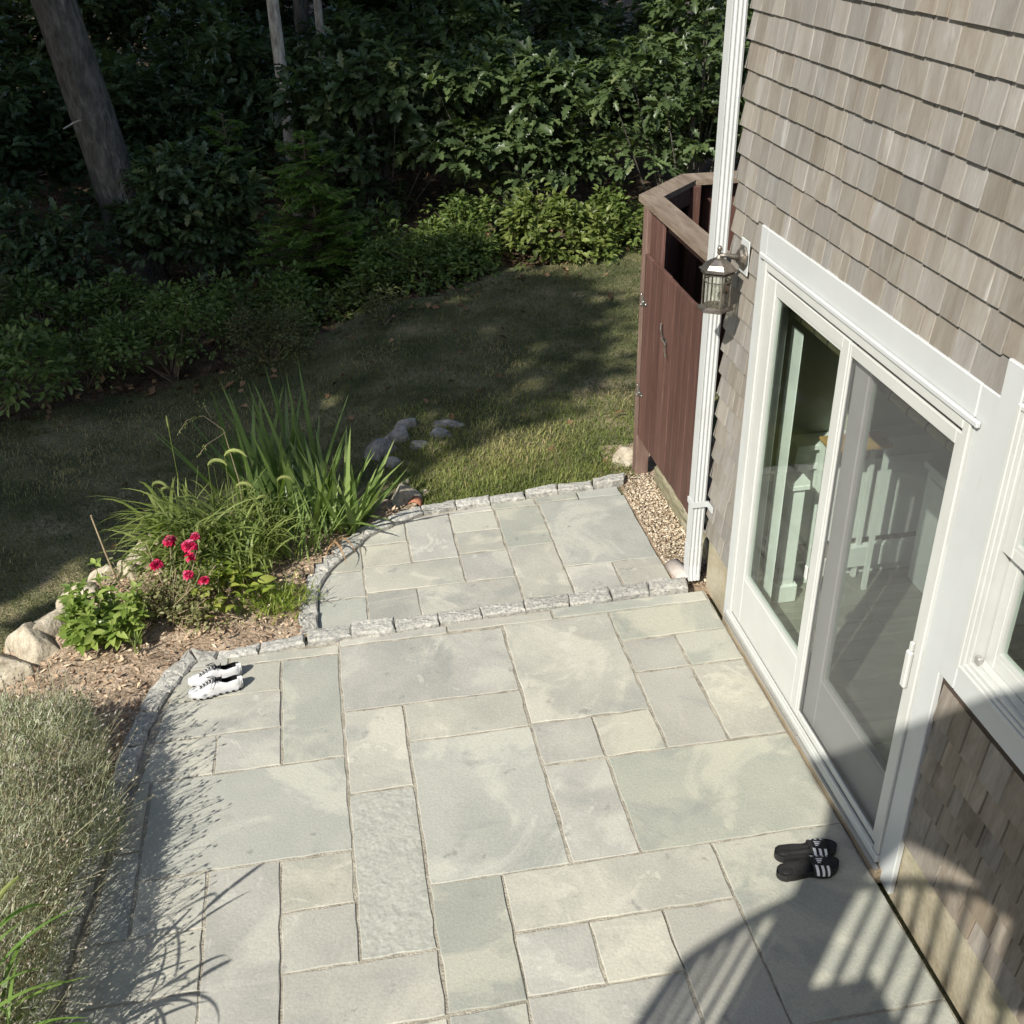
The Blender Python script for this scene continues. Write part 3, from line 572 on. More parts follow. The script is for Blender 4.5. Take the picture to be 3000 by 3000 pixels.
a = rng.uniform(0, 6.3, n); sc = rng.uniform(.0055, .0105, (n, 1))*np.c_[rng.uniform(.8, 1.5, n), rng.uniform(.7, 1.1, n), rng.uniform(.5, .9, n)]
Vv = oct_v[None]*sc[:, None, :]; c_, s_ = np.cos(a)[:, None], np.sin(a)[:, None]
Vv = np.stack([Vv[..., 0]*c_-Vv[..., 1]*s_, Vv[..., 0]*s_+Vv[..., 1]*c_, Vv[..., 2]], -1)+P[:, None, :]
o = mobj('pea_gravel', Vv.reshape(-1, 3), (oct_f[None]+(np.arange(n)*10)[:, None, None]).reshape(-1, 3), X['gravel'], lv=np.repeat(rng.random(n), 10), kind='stuff'); o['label'] = 'tan pea gravel strip between terrace and timber'
tm = thing('landscape_timber', 'weathered grey timber beam lying under the shower doors', 'timber', (.13, 5.9, -.1))
def timber(y0, y1, x0, x1, z0, z1, r):
    k = 14; V = []; F = []
    prof = [(x0, z0), (x0, z1-.02), (x0+.018, z1), (x1-.018, z1), (x1, z1-.02), (x1, z0)]
    for i in range(k+1):
        y = y0+(y1-y0)*i/k
        for (x, z) in prof: V.append((x+r.normal(0, .003), y, z+r.normal(0, .003)))
    n6 = len(prof)
    for i in range(k):
        for j in range(n6): F.append((i*n6+j, i*n6+(j+1) % n6, (i+1)*n6+(j+1) % n6, (i+1)*n6+j))
    F.append(tuple(range(n6))); F.append(tuple(k*n6+j for j in range(n6)))
    return V, F
for (y0, y1, x0, x1, z1) in ((5.15, 6.47, .072, .145, .068), (5.15, 6.47, .151, .235, .082)):
    V, F = timber(y0, y1, x0, x1, -.12, z1, rs); b = MB().add(V, F).build('beam', X['timber'], tm)
# half-round clay pipe end
# boulders of the bed wall, loose rocks
rb = np.random.default_rng(5)
wallT = thing('boulder_wall', 'low dry wall of big pale fieldstones holding the flower bed above the lawn', 'stone wall', (-3.8, 5.6, -.4))
for (c, s, rz) in (((-4.00, 5.16, -.20), (.42, .21, .27), .05), ((-3.88, 5.38, -.17), (.25, .19, .28), -.5), ((-3.77, 5.54, -.15), (.29, .21, .28), .6), ((-3.65, 5.80, -.15), (.19, .20, .26), .2),
                   ((-3.54, 5.96, -.14), (.14, .11, .22), .1), ((-3.41, 5.94, -.14), (.12, .11, .22), -.2), ((-3.40, 6.12, -.12), (.13, .17, .24), .1), ((-3.28, 6.42, -.22), (.13, .17, .2), .4), ((-4.4, 4.85, -.28), (.3, .2, .22), .7), ((-4.55, 4.2, -.28), (.2, .3, .22), .1)):
    V, F = boulder_geo(c, s, rz, rb, 3); mobj('stone', V, F, X['boulder'], wallT, smooth=True)
ringlab = ['rounded grey rock at the left end of the lawn rock pile', 'pale topped oval rock in the lawn rock pile', 'small grey rock at the back of the lawn rock pile', 'long low grey rock at the right of the lawn rock pile', 'short grey rock in front of the long rock', 'flat dark rock in the middle of the lawn rock pile', 'sunken grey rock nearest the irises']
for lab, (c, s, rz) in zip(ringlab, (((-1.79, 7.46, -.12), (.15, .15, .16), .2), ((-1.62, 7.62, -.10), (.16, .11, .12), .3), ((-1.52, 7.83, -.12), (.12, .10, .11), 0), ((-1.22, 7.76, -.14), (.27, .12, .12), -.3), ((-1.28, 7.58, -.13), (.13, .10, .09), -.3), ((-1.47, 7.44, -.15), (.16, .12, .10), .2), ((-1.68, 7.22, -.17), (.14, .11, .11), 0))):
    V, F = boulder_geo(c, s, rz, rb, 3, .13); o = mobj('rock', V, F, X['rockgrey'], None, smooth=True, origin=(c[0], c[1], c[2]-s[2]*.5)); tag(o, lab, 'rock', 'rock pile on the lawn')
V, F = boulder_geo((-1.66, 6.60, -.12), (.22, .15, .17), .75, rb, 3, .1); o = mobj('rock', V, F, X['boulder'], None, smooth=True, origin=(-1.66, 6.6, -.2)); tag(o, 'sunlit tan stone striped by leaf shadows beside the terrace rim', 'rock')
V, F = boulder_geo((-1.50, 6.67, -.13), (.07, .06, .10), .2, rb, 2, .1); o = mobj('rock', V, F, X['boulder'], None, smooth=True, origin=(-1.5, 6.67, -.2)); tag(o, 'small squarish stone touching the striped tan stone', 'rock')
V, F = boulder_geo((-1.65, 6.88, -.15), (.09, .06, .10), .1, rb, 2, .1); o = mobj('rock', V, F, X['boulder'], None, smooth=True, origin=(-1.65, 6.88, -.2)); tag(o, 'small brown stone just behind the striped tan stone', 'rock')
V, F = boulder_geo((0.0, 6.83, -.12), (.17, .24, .20), .5, rb, 3, .2); o = mobj('rock', V, F, X['boulder'], None, smooth=True, origin=(0, 6.8, -.2)); tag(o, 'golden layered rock beside the corner post of the shower', 'rock')
def curved_shard(name, c, R, L, rz, mat, lab, cat, h=1.):
    V = []; F = []
    for i, (yy, k0) in enumerate(((0, 1.), (L*.5, .97), (L, .92))):
        for sg in (1, .86):
            for k in range(7):
                t = math.pi*(.12+.76*k/6); V.append((R*sg*k0*math.cos(t), yy, R*sg*k0*math.sin(t)*h))
    for i in range(2):
        o_ = i*14
        for k in range(6): F += [(o_+k, o_+k+1, o_+15+k, o_+14+k), (o_+7+k, o_+21+k, o_+22+k, o_+8+k)]
    for o_ in (0, 28):
        for k in range(6): F.append((o_+k, o_+7+k, o_+8+k, o_+k+1))
    for i in range(2): F += [(i*14, i*14+14, i*14+21, i*14+7), (i*14+6, i*14+13, i*14+27, i*14+20)]
    cs, sn = math.cos(rz), math.sin(rz)
    V = [(c[0]+x*cs-y*sn, c[1]+x*sn+y*cs, c[2]+z) for x, y, z in V]
    o = MB().add(V, F).build(name, mat, None, smooth=True, origin=c); tag(o, lab, cat); return o
curved_shard('clay_pipe', (-.105, 5.185, -.068), .066, .215, .12, X['claypipe'], 'chalky white half round drain pipe at the foot of the downspout', 'pipe')
curved_shard('terracotta_shard', (-1.62, 6.47, -.09), .06, .09, -.3, X['terra'], 'broken curved terracotta piece leaning on the terrace rim', 'pottery')
curved_shard('terracotta_shard', (-1.87, 6.33, -.07), .04, .07, .5, X['terra'], 'little terracotta chip half hidden under the iris leaves', 'pottery', .7)
# ------------------------------------------------------------------ the house
YC = 5.18                       # far corner of the wall; the wall's outer face is x = 0
house = thing('house', 'grey cedar shingled house wall with white trim', 'house', (0, 3, 0))
DY0, DY1, DZ = 2.79, 4.795, 2.21           # door casing
WY0, WY1, WZ0, WZ1 = 1.55, 2.805, 1.13, 2.335   # window casing
b = MB()
b.box(0, .11, 4.74, YC-.01, .31, 6.0); b.box(0, .11, 2.70, 4.74, 2.11, 6.0); b.box(0, .11, 2.70, 2.86, .31, 2.11)
b.box(0, .11, -1.6, 1.65, .31, 6.0); b.box(0, .11, 1.65, 2.70, .31, 1.236); b.box(0, .11, 1.65, 2.70, 2.235, 6.0)
b.box(.11, 5.6, YC-.12, YC-.01, .31, 6.0)
b.build('wall', X['wallback'], house)
MB().box(.003, .25, -1.6, 2.88, -.5, .309).box(.003, .25, 2.88, 4.72, -.5, .04).box(.003, .25, 4.72, YC-.012, -.5, .309).box(.25, 5.6, YC-.2, YC-.012, -.5, .309).build('foundation', X['found'], house)
# shingles
EXP = .1275; courses = []
rsh = np.random.default_rng(3)
items = []
for k in range(-24, 23):
    z0 = 3.087-EXP*k
    spans = [(-1.55, YC)]
    def cut(spans, a, c):
        out = []
        for (s, e) in spans:
            if c <= s or a >= e: out.append((s, e)); continue
            if s < a: out.append((s, a))
            if e > c: out.append((c, e))
        return out
    zb = z0+.06
    if zb < DZ: spans = cut(spans, DY0, DY1)
    if WZ0 < zb < WZ1 or (WZ0 < z0+EXP*.9 and z0 < WZ1-.02 and zb > WZ0-.03): spans = cut(spans, WY0, DY0+.02)
    for (s, e) in spans:
        y = e
        while y > s+.001:
            w = float(np.clip(rsh.normal(.115, .032), .065, .19))
            if y-w < s+.04: w = y-s
            items.append((y-w, y, z0+rsh.normal(0, .0007), k)); y -= w
def zclip(y0, y1, z0):
    """bottom/top of a shingle trimmed against door and window casings"""
    zt = z0+.158
    if y1 > DY0 and y0 < DY1 and z0 < DZ < zt and z0+.06 >= DZ: z0 = max(z0, DZ-.004)
    if y0 < WY1-.02 and y1 > WY0 and z0 < WZ1 < zt and z0 >= WZ1-.05: z0 = max(z0, WZ1-.004)
    return z0, zt
def shingle_geo(y0, y1, z0, r):
    zb, zt = zclip(y0, y1, z0); g = .0010+abs(r.normal(0, .0011)); th = r.normal(.0205, .0015); d0, d1 = r.normal(0, .0006, 2)
    f = (zb-z0)/.158
    xf = -th+(th-.004)*f; xb = -.0095+.0095*f
    if zt > WZ0 and zb < WZ0 and y0 < WY1 and y1 > WY0: zt = min(zt, WZ0+.012)
    ft = (zt-z0)/.158; xt = -th+(th-.004)*min(1, ft)
    ya, yb = y0+g, y1-g
    c = .0032; yc, yd = ya+c, yb-c; xs = xf+.0035; xu = min(xt+.0035, 0)
    V = [(xb, ya, zb), (xb, yb, zb), (xf, yc, zb+d0), (xf, yd, zb+d1), (.0, ya, zt), (.0, yb, zt), (xt, yc, zt), (xt, yd, zt), (xs, ya, zb+d0), (xs, yb, zb+d1), (xu, ya, zt), (xu, yb, zt)]
    F = [(2, 6, 7, 3), (0, 8, 2, 3, 9, 1), (8, 10, 6, 2), (3, 7, 11, 9), (0, 4, 10, 8), (1, 9, 11, 5), (4, 5, 11, 7, 6, 10)]
    return V, F
def screen_pos(p):
    q = Vector(p)-CAM_POS; d = q.dot(fwd); f = .5/math.tan(CAM_FOV/2)
    return .5+f*q.dot(rt)/d, .5-f*q.dot(upv)/d, d
sc_items = []
for it in items:
    c = (-.02, (it[0]+it[1])/2, it[2]+.06); u, v, d = screen_pos(c)
    vis = d > 0 and -.03 < u < 1.03 and -.03 < v < 1.03
    sc_items.append(((it[1]-it[0])*abs(c[0]-CAM_POS.x)/d**3 if vis else 0, it))
sc_items.sort(key=lambda t: -t[0])
rest = MB(); rest_low = MB()
for i, (s, it) in enumerate(sc_items):
    V, F = shingle_geo(it[0], it[1], it[2], rsh); lvv = float(rsh.random())
    low = it[2] < 1.12 and it[1] < 2.9
    if i < 300:
        mobj('shingle', V, F, X['shingle_w' if low else 'shingle'], house, lv=[lvv]*12)
    else: (rest_low if low else rest).add(V, F, lvv)
rest.build('shingle_siding', X['shingle'], house, kind='stuff', lv=True)
rest_low.build('shingle_siding', X['shingle_w'], house, kind='stuff', lv=True)
# far-side shingle edge seen beside the downspout
wv = MB()
for k in range(0, 23):
    z0 = 3.087-EXP*k; wv.add([(-.02, YC, z0), (.12, YC+.02, z0), (.12, YC+.001, z0+.13), (-.004, YC, z0+.13), (-.02, YC+.018, z0), (.12, YC+.022, z0)], [(4, 5, 2, 3), (0, 1, 5, 4), (0, 4, 3)], .4)
wv.build('corner_shingles', X['shingle'], house, lv=True)
# ---- sliding door
door = MB().box(-.028, -.002, 4.705, DY1-.004, -.03, DZ-.004, .004).box(-.028, -.002, DY0+.004, 2.905, -.03, DZ-.004, .004).box(-.030, -.001, 2.906, 4.704, 2.085, DZ-.003, .004)\
    .box(-.048, -.031, 2.86, 4.745, 2.070, 2.092, .004).build('sliding_door', X['white'], house)
fr_ = MB()
fr_.box(-.040, .10, 4.665, 4.704, .085, 2.067, .004).box(-.040, .10, 2.906, 2.945, .085, 2.067, .004).box(-.040, .10, 2.946, 4.664, 2.028, 2.067, .004)
fr_.box(-.012, .10, 2.946, 4.664, 2.012, 2.027)
fr_.build('door_frame', X['vinyl'], door)
s1 = MB().box(-.048, .10, 2.90, 4.71, .045, .083, .004).box(-.045, -.035, 2.946, 4.664, .083, .098).box(-.010, 0, 2.946, 4.664, .083, .098).box(.035, .045, 2.946, 4.664, .083, .098)
s1.build('door_track', X['vinyl'], door)
MB().box(-.062, -.042, 2.875, 4.70, .032, .044).box(-.058, -.02, 3.7, 4.71, .046, .058).build('threshold', X['alum'], door)
MB().box(-.056, .0, 2.87, 4.73, -.05, .031, .003).build('sill', X['sillwood'], door)
def sash(name, x0, x1, y0, y1, z0, z1, st, top, bot, mat, parent, st2=None):
    st2 = st2 or st; m_ = MB()
    m_.box(x0, x1, y0, y0+st2, z0, z1, .004).box(x0, x1, y1-st, y1, z0, z1, .004).box(x0+.001, x1-.001, y0+st2, y1-st, z1-top, z1, .003).box(x0+.001, x1-.001, y0+st2, y1-st, z0, z0+bot, .003)
    # glazing bead
    bd = .014; gx = (x0+x1)/2
    for (a, b_, c, d) in ((y0+st2, y0+st2+bd, z0+bot, z1-top), (y1-st-bd, y1-st, z0+bot, z1-top), (y0+st2+bd, y1-st-bd, z1-top-bd, z1-top), (y0+st2+bd, y1-st-bd, z0+bot, z0+bot+bd)):
        m_.box(gx-.014, gx+.014, a, b_, c, d)
    o = m_.build(name, mat, parent); return o, gx, (y0+st2+bd, y1-st-bd, z0+bot+bd, z1-top-bd)
p1, gx, (ga, gb, gc, gd) = sash('fixed_panel', -.030, .006, 3.795, 4.662, .10, 2.010, .105, .055, .285, X['vinyl'], door, .06)
MB().box(gx-.004, gx+.004, ga-.006, gb+.006, gc-.006, gd+.006).build('glass_pane', X['glass'], door)
p2, gx, (ga, gb, gc, gd) = sash('sliding_panel', .012, .048, 2.95, 3.80, .10, 2.010, .12, .06, .285, X['vinyl'], door, .085)
MB().box(gx-.004, gx+.004, ga-.006, gb+.006, gc-.006, gd+.006).build('glass_pane', X['glass'], door)
sf = MB()
for (a, b_, c, d) in ((2.95, 2.985, .10, 2.008), (3.774, 3.792, .10, 2.008), (2.985, 3.774, 1.955, 2.008), (2.985, 3.774, .10, .135)): sf.box(-.030, -.016, a, b_, c, d, .003)
sf.build('screen_frame', X['vinyl'], door)
MB().add([(-.022, 2.985, .135), (-.022, 3.774, .135), (-.022, 3.774, 1.955), (-.022, 2.985, 1.955)], [(0, 1, 2, 3)]).build('insect_screen', X['screen'], door)
MB().box(-.052, -.031, 2.952, 2.984, .93, 1.10, .006).box(-.046, -.031, 2.958, 2.978, 1.10, 1.14, .004).build('door_handle', X['vinyl'], door)
MB().box(-.040, -.031, 3.86, 3.885, .83, .90, .004).build('latch', X['vinyl'], door)
# ---- window beside the door
win = MB().box(-.029, -.002, 2.70, WY1, WZ0, WZ1, .004).box(-.029, -.002, WY0, 2.699, WZ0, 1.235, .004).box(-.029, -.002, WY0, 2.699, 2.235, WZ1, .004).box(-.029, -.002, WY0, 1.65, 1.236, 2.234, .004)\
    .box(-.0275, -.003, WY1-.004, 2.95, WZ0+.02, 1.6).build('window', X['white'], house)
wf = MB()
for k, (o0, xx) in enumerate(((0, -.040), (.018, -.034), (.036, -.026))):
    y1 = 2.699-o0; y0 = 1.651+o0; zz0 = 1.236+o0; zz1 = 2.234-o0; t_ = .0175
    for (a, b_, c, d) in ((y1-t_, y1, zz0, zz1), (y0, y0+t_, zz0, zz1), (y0+t_, y1-t_, zz1-t_, zz1), (y0+t_, y1-t_, zz0, zz0+t_)): wf.box(xx, .05, a, b_, c, d, .003)
wf.build('window_frame', X['vinyl'], win)
w1, gx, (ga, gb, gc, gd) = sash('upper_sash', -.012, .018, 1.708, 2.642, 1.735, 2.176, .05, .045, .045, X['vinyl'], win)
MB().box(gx-.003, gx+.003, ga-.005, gb+.005, gc-.005, gd+.005).build('glass_pane', X['glass'], win)
w2, gx, (ga, gb, gc, gd) = sash('lower_sash', .022, .052, 1.708, 2.642, 1.292, 1.775, .05, .04, .06, X['vinyl'], win)
MB().box(gx-.003, gx+.003, ga-.005, gb+.005, gc-.005, gd+.005).build('glass_pane', X['glass'], win)
MB().box(-.02, .0, 2.615, 2.64, 1.296, 1.325, .003).build('screen_clip', X['alum'], win)
MB().box(-.008, .02, 1.709, 2.641, 1.291, 1.299).build('window_sill', X['vinyl'], win)
# ---- rooms behind the glass
fl_ = thing('interior_floor', '', '', (2, 3.5, .05)); del fl_['label'], fl_['category']; fl_['kind'] = 'structure'; fl_['label'] = 'grey plank tile floor inside the sliding door'
MB().box(.11, 5.0, -1.4, 5.05, -.02, .080).build('grout_bed', X['grout'], fl_)
row = 0; yy = 1.7
while yy < 5.05:
    x = .115-(row % 3)*.22
    while x < 4.2:
        xa, xb = max(.115, x+.0025), min(4.2, x+.61-.0025)
        if xb > xa+.02: MB().box(xa, xb, yy+.0025, min(5.045, yy+.1525-.0025)+.15*0, .06, .086, .0012).build('floor_tile', X['tile'], fl_)
        x += .61
    yy += .1525
o = MB().box(.112, 5.0, 5.052, 5.058, .086, 2.5).box(4.6, 4.62, -1.4, 5.05, .086, 2.5).box(.112, .116, 4.745, 5.05, .086, 2.5).box(.112, .116, -1.4, 1.55, .086, 2.5).box(.112, 5, -1.42, -1.4, .086, 2.5).build('interior_wall', X['wallpaint'], None, kind='structure'); o['label'] = 'pale green painted wall inside'
o = MB().box(.112, 5.0, -1.4, 5.05, 2.5, 2.55).build('interior_ceiling', X['intwhite'], None, kind='structure'); o['label'] = 'white ceiling inside the house'
nw = thing('newel_post', 'white square newel post with wide base inside the door glass', 'newel post', (.29, 4.76, .086))
MB().box(.245, .335, 4.715, 4.805, .20, .80, .004).build('shaft', X['intwhite'], nw)
MB().box(.225, .355, 4.695, 4.825, .087, .20, .006).build('base', X['intwhite'], nw)
MB().box(.228, .352, 4.698, 4.822, .80, .83, .004).prism([(.232, 4.702), (.348, 4.702), (.348, 4.818), (.232, 4.818)], .831, .85).build('cap', X['intwhite'], nw)
hw = thing('half_wall', 'low white panelled half wall with ledge behind the newel post', 'half wall', (.8, 4.98, .086))
MB().box(.36, 1.5, 4.93, 5.04, .31, .92).build('panel', X['intwhite'], hw)
MB().box(.35, 1.52, 4.90, 5.045, .921, .955, .004).box(.37, 1.5, 4.915, 4.929, .80, .83).build('ledge', X['intwhite'], hw)
MB().box(.36, 1.9, 4.90, 4.925, .087, .20, .004).build('baseboard', X['intwhite'], hw)
hb = MB().box(.62, 1.9, 4.85, 4.898, .16, .30, .006).build('baseboard_heater', X['intwhite'], None, origin=(1.2, 4.87, .16)); tag(hb, 'long white baseboard heater along the foot of the half wall', 'heater')
cb = thing('cabinet', 'white low cabinet seen through the right door panel', 'cabinet', (1.35, 4.5, .086))
MB().box(1.08, 1.6, 4.25, 4.80, .087, .80, .004).build('carcass', X['intwhite'], cb); MB().box(1.06, 1.62, 4.23, 4.82, .801, .84, .004).build('cabinet_top', X['intwhite'], cb)
MB().box(1.069, 1.079, 4.29, 4.51, .13, .76, .003).box(1.069, 1.079, 4.53, 4.77, .13, .76, .003).build('cabinet_door', X['intwhite'], cb)
tb = thing('side_table', 'little table with golden oak top inside the door', 'table', (.62, 4.86, .086))
MB().box(.46, .80, 4.72, 4.895, .99, 1.01, .003).build('table_top', X['oakwood'], tb)
for (xx, y_) in ((.48, 4.74), (.78, 4.74), (.48, 4.875), (.78, 4.875)): MB().box(xx-.012, xx+.012, y_-.012, y_+.012, .087, .989).build('leg', X['intwhite'], tb)
bl = thing('bamboo_blind', 'rolled bamboo blind hung across the top of the door glass', 'blind', (.13, 4.4, 1.8))
MB().tube([(.13, 4.715, 1.812), (.13, 3.0, 1.812)], .024, 8).build('roll', X['bamboo'], bl, smooth=True)
for k in range(12): MB().tube([(.13, 4.69-k*.145, 1.812), (.13, 4.682-k*.145, 1.812)], .0258, 8).build('cord_wrap', X['curtain'], bl)
MB().box(.165, .168, 2.95, 4.72, 1.84, 2.2).build('valance', X['curtain'], bl)
o = MB().box(.155, .16, 4.60, 4.735, .10, 1.72, .002).build('door_jamb_strip', X['intwhite'], None, origin=(.157, 4.67, .10)); tag(o, 'tall pale green upright board just inside the left door pane', 'board')
cur = MB(); V = []; F = []
for k in range(22):
    y_ = 1.66+k*.012*1.0; x_ = .15+.02*math.sin(k*1.7)
    V += [(x_, y_, 1.25), (x_, y_, 2.25)]
for k in range(21): F.append((2*k, 2*k+2, 2*k+3, 2*k+1))
o = cur.add(V, F).build('curtain', X['intwhite'], None, smooth=True, origin=(.15, 1.8, 1.25)); tag(o, 'white gathered curtain at the side of the window', 'curtain')

# ------------------------------------------------------------------ downspout
ds = thing('downspout', 'white ribbed metal downspout running down the house corner', 'downspout', (-.07, 5.22, 0))
def rib_profile():
    x0, x1, y0, y1 = -.108, -.030, 5.190, 5.262; P = []
    def edge(a, b, nr, depth, nrm):
        out = []; a = np.array(a); b = np.array(b); k = nr*4
        for i in range(k):
            t = i/k; ph = (i % 4); dpt = depth if ph in (1, 2) else 0
            out.append(tuple(a+(b-a)*(t*.86+.07)+np.array(nrm)*dpt))
        return out
    P += edge((x0, y0), (x1, y0), 3, -.005, (0, -1)) + edge((x1, y0), (x1, y1), 3, -.003, (1, 0)) + edge((x1, y1), (x0, y1), 3, -.003, (0, 1)) + [(x0, y1), (x0, y0)]
    return P
prof = rib_profile()
def loft(rings):
    V = [p for r_ in rings for p in r_]; n_ = len(rings[0]); F = []
    for i in range(len(rings)-1):
        for k in range(n_): F.append((i*n_+k, i*n_+(k+1) % n_, (i+1)*n_+(k+1) % n_, (i+1)*n_+k))
    F.append(tuple(range(n_))[::-1]); F.append(tuple((len(rings)-1)*n_+k for k in range(n_))); return V, F
V, F = loft([[(x, y, .15) for x, y in prof], [(x, y, 6.0) for x, y in prof]]); MB().add(V, F).build('pipe', X['white'], ds)
cx_, cy_ = -.069, 5.226
V, F = loft([[(cx_+(x-cx_)*s_+dx, cy_+(y-cy_)*s_+dy, z_) for x, y in prof] for (s_, dx, dy, z_) in ((1.06, 0, 0, .19), (1.06, 0, 0, .06), (1.0, -.003, -.012, .01), (.9, -.004, -.03, -.025))]); MB().add(V, F).build('outlet_elbow', X['white'], ds)
st = MB().box(-.114, -.024, 5.180, 5.188, .47, .505).box(-.115, -.109, 5.188, 5.268, .47, .505).box(-.026, -.018, 5.10, 5.188, .47, .505)
st.build('strap', X['white'], ds)

# ------------------------------------------------------------------ wall lantern
lt = thing('wall_lantern', 'antique bronze coach lantern with six glass sides on the shingle wall', 'lantern', (-.02, 4.965, 2.0))
MB().box(-.030, -.0225, 4.912, 5.018, 1.915, 2.085, .003).build('mounting_block', X['white'], lt)
MB().lathe([(.058, 0), (.062, -.006), (.060, -.012), (.045, -.020), (.036, -.030), (.0, -.031)], (-.0305, 4.965, 2.0), 8, 'x', math.pi/8).build('backplate', X['bronze'], lt)
AX = -.158
MB().tube([(-.05, 4.965, 2.0), (-.075, 4.965, 2.003), (-.115, 4.965, 2.012), (AX, 4.965, 2.016)], [.021, .015, .0105, .0095], 8).build('arm', X['bronze'], lt, smooth=True)
MB().lathe([(.003, -.005), (.008, 0), (.0115, .006), (.007, .012), (.012, .019), (.0125, .027), (.008, .037), (.001, .042)], (AX, 4.965, 2.024), 10).build('finial', X['bronze'], lt, smooth=True)
MB().lathe([(.094, 0), (.094, .006), (.080, .012), (.066, .032), (.034, .052), (.014, .058), (.011, .066), (.006, .072)], (AX, 4.965, 1.946), 6, 'z', math.pi/6).build('roof', X['bronze'], lt)
MB().lathe([(.070, 0), (.084, .004), (.084, .010), (.070, .016)], (AX, 4.965, 1.926), 6, 'z', math.pi/6).build('upper_rim', X['bronze'], lt)
MB().lathe([(.062, -.012), (.080, -.010), (.092, -.004), (.092, .003), (.078, .008), (.070, .012)], (AX, 4.965, 1.752), 6, 'z', math.pi/6).build('lower_rim', X['bronze'], lt)
MB().lathe([(.030, -.008), (.045, -.006), (.05, 0)], (AX, 4.965, 1.7395), 6, 'z', math.pi/6).build('bottom_plate', X['bronze'], lt)
for k in range(6):
    a = math.pi/6+k*math.pi/3; c_, s_ = math.cos(a), math.sin(a); c2, s2 = math.cos(a+math.pi/3), math.sin(a+math.pi/3)
    MB().tube([(AX+.068*c_, 4.965+.068*s_, 1.765), (AX+.068*c_, 4.965+.068*s_, 1.928)], .0042, 5).build('cage_bar', X['bronze'], lt)
    MB().tube([(AX+.070*c_, 4.965+.070*s_, 1.892), (AX+.070*c2, 4.965+.070*s2, 1.892)], .0034, 5).build('cage_ring', X['bronze'], lt)
    q = .0655
    MB().add([(AX+q*c_, 4.965+q*s_, 1.764), (AX+q*c2, 4.965+q*s2, 1.764), (AX+q*c2, 4.965+q*s2, 1.927), (AX+q*c_, 4.965+q*s_, 1.927)], [(0, 1, 2, 3)]).build('glass_pane', X['lglass'], lt)
MB().lathe([(.012, 0), (.014, .02), (.012, .03), (.016, .045), (.025, .065), (.026, .08), (.018, .10), (.004, .108)], (AX, 4.965, 1.765), 10).build('bulb', X['bulb'], lt, smooth=True)

# ------------------------------------------------------------------ outdoor shower enclosure beyond the corner
se = thing('shower_enclosure', 'reddish brown board outdoor shower stall against the house corner', 'shower stall', (.1, 6, 0))
rf = np.random.default_rng(21)
MB().box(-.030, .062, 6.59, 6.68, -.15, 1.815, .004).build('post', X['postbase'], se)
MB().box(.39, .48, 7.06, 7.15, -.15, 1.815, .004).build('post', X['fence'], se)
MB().box(.05, .14, 5.21, 5.30, -.15, 1.815, .004).build('post', X['fence'], se)
# fixed boards beside the door, seen above it
for (a, b_) in ((6.335, 6.455), (6.458, 6.588)): MB().box(-.004, .016, a, b_, .30, 1.815, .003).build('board', X['fence'], se)
# slanting and far walls, boards on the outside
def wall_boards(p, q, n_, z0, z1, th=.02):
    p = np.array(p, float); q = np.array(q, float); u = (q-p)/n_; L = np.linalg.norm(u); d = u/L; nv = np.array([-d[1], d[0]])*th
    for i in range(n_):
        a = p+u*i+d*.0015; c = p+u*(i+1)-d*.0015
        MB().prism([tuple(a), tuple(c), tuple(c+nv), tuple(a+nv)], z0+rf.normal(0, .004), z1).build('board', X['fence'], se)
wall_boards((.0, 6.70), (.44, 7.17), 5, .25, 1.815); wall_boards((.46, 7.18), (1.7, 7.18), 9, .25, 1.815); wall_boards((1.72, 7.18), (1.72, 5.2), 14, .25, 1.815)
# cap rail, mitred
ci = [(.112, 5.20), (.112, 6.725), (.445, 7.085), (1.75, 7.085)]; co_ = [(-.030, 5.20), (-.030, 6.80), (.405, 7.27), (1.75, 7.27)]
for i in range(3):
    MB().prism([co_[i], co_[i+1], ci[i+1], ci[i]], 1.816, 1.852).build('cap_rail', X['cap'], se)
MB().box(.03, .10, 5.25, 6.6, 1.74, 1.814).build('stringer', X['fence'], se)
MB().prism([(.02, 6.66), (.40, 7.05), (.37, 7.08), (-.0, 6.69)], 1.70, 1.812).build('stringer', X['fence'], se)
# double doors with boards
sd = MB().box(-.006, .018, 5.32, 5.97, .42, .50).box(-.006, .018, 5.32, 5.97, 1.30, 1.38).build('door', X['fence'], se); 
sd2 = MB().box(-.006, .018, 6.0, 6.585, .42, .50).box(-.006, .018, 6.0, 6.585, 1.30, 1.38).build('door', X['fence'], se)
y = 5.30; k = 0
bw = [.11, .11, .115, .11, .115, .105, .12, .115, .115, .115, .125, .12]
for w in bw:
    if y+w > 6.63: w = 6.63-y
    if w < .03: break
    par = sd if y+w/2 < 5.985 else sd2
    MB().box(-.030+rf.normal(0, .0015), -.008, y+.0028, y+w-.0028, .255+rf.normal(0, .004), 1.535+rf.normal(0, .004), .003).build('board', X['fence'], par); y += w
def hinge(y, z, s):
    m_ = MB(); m_.box(-.036, -.032, y, y+.03*s, z-.05, z+.05, .001)
    m_.prism([(y-.004*s, z-.03), (y-.004*s, z+.03), (y-.10*s, z+.008), (y-.10*s, z-.008)], -.036, -.032, 'x')
    m_.lathe([(.005, 0), (.005, .06)], (-.037, y, z-.03), 8)
    for (dy, dz) in ((.018, .035), (.018, -.035), (-.03, 0), (-.085, 0)): m_.lathe([(.005, 0), (.003, -.003)], (-.0362, y+dy*s, z+dz), 6, 'x')
    return m_
for z_ in (1.22, .58): hinge(6.605, z_, 1).build('hinge', X['steel'], sd2)
for z_ in (1.22, .42): hinge(5.345, z_, -1).build('hinge', X['steel'], sd)
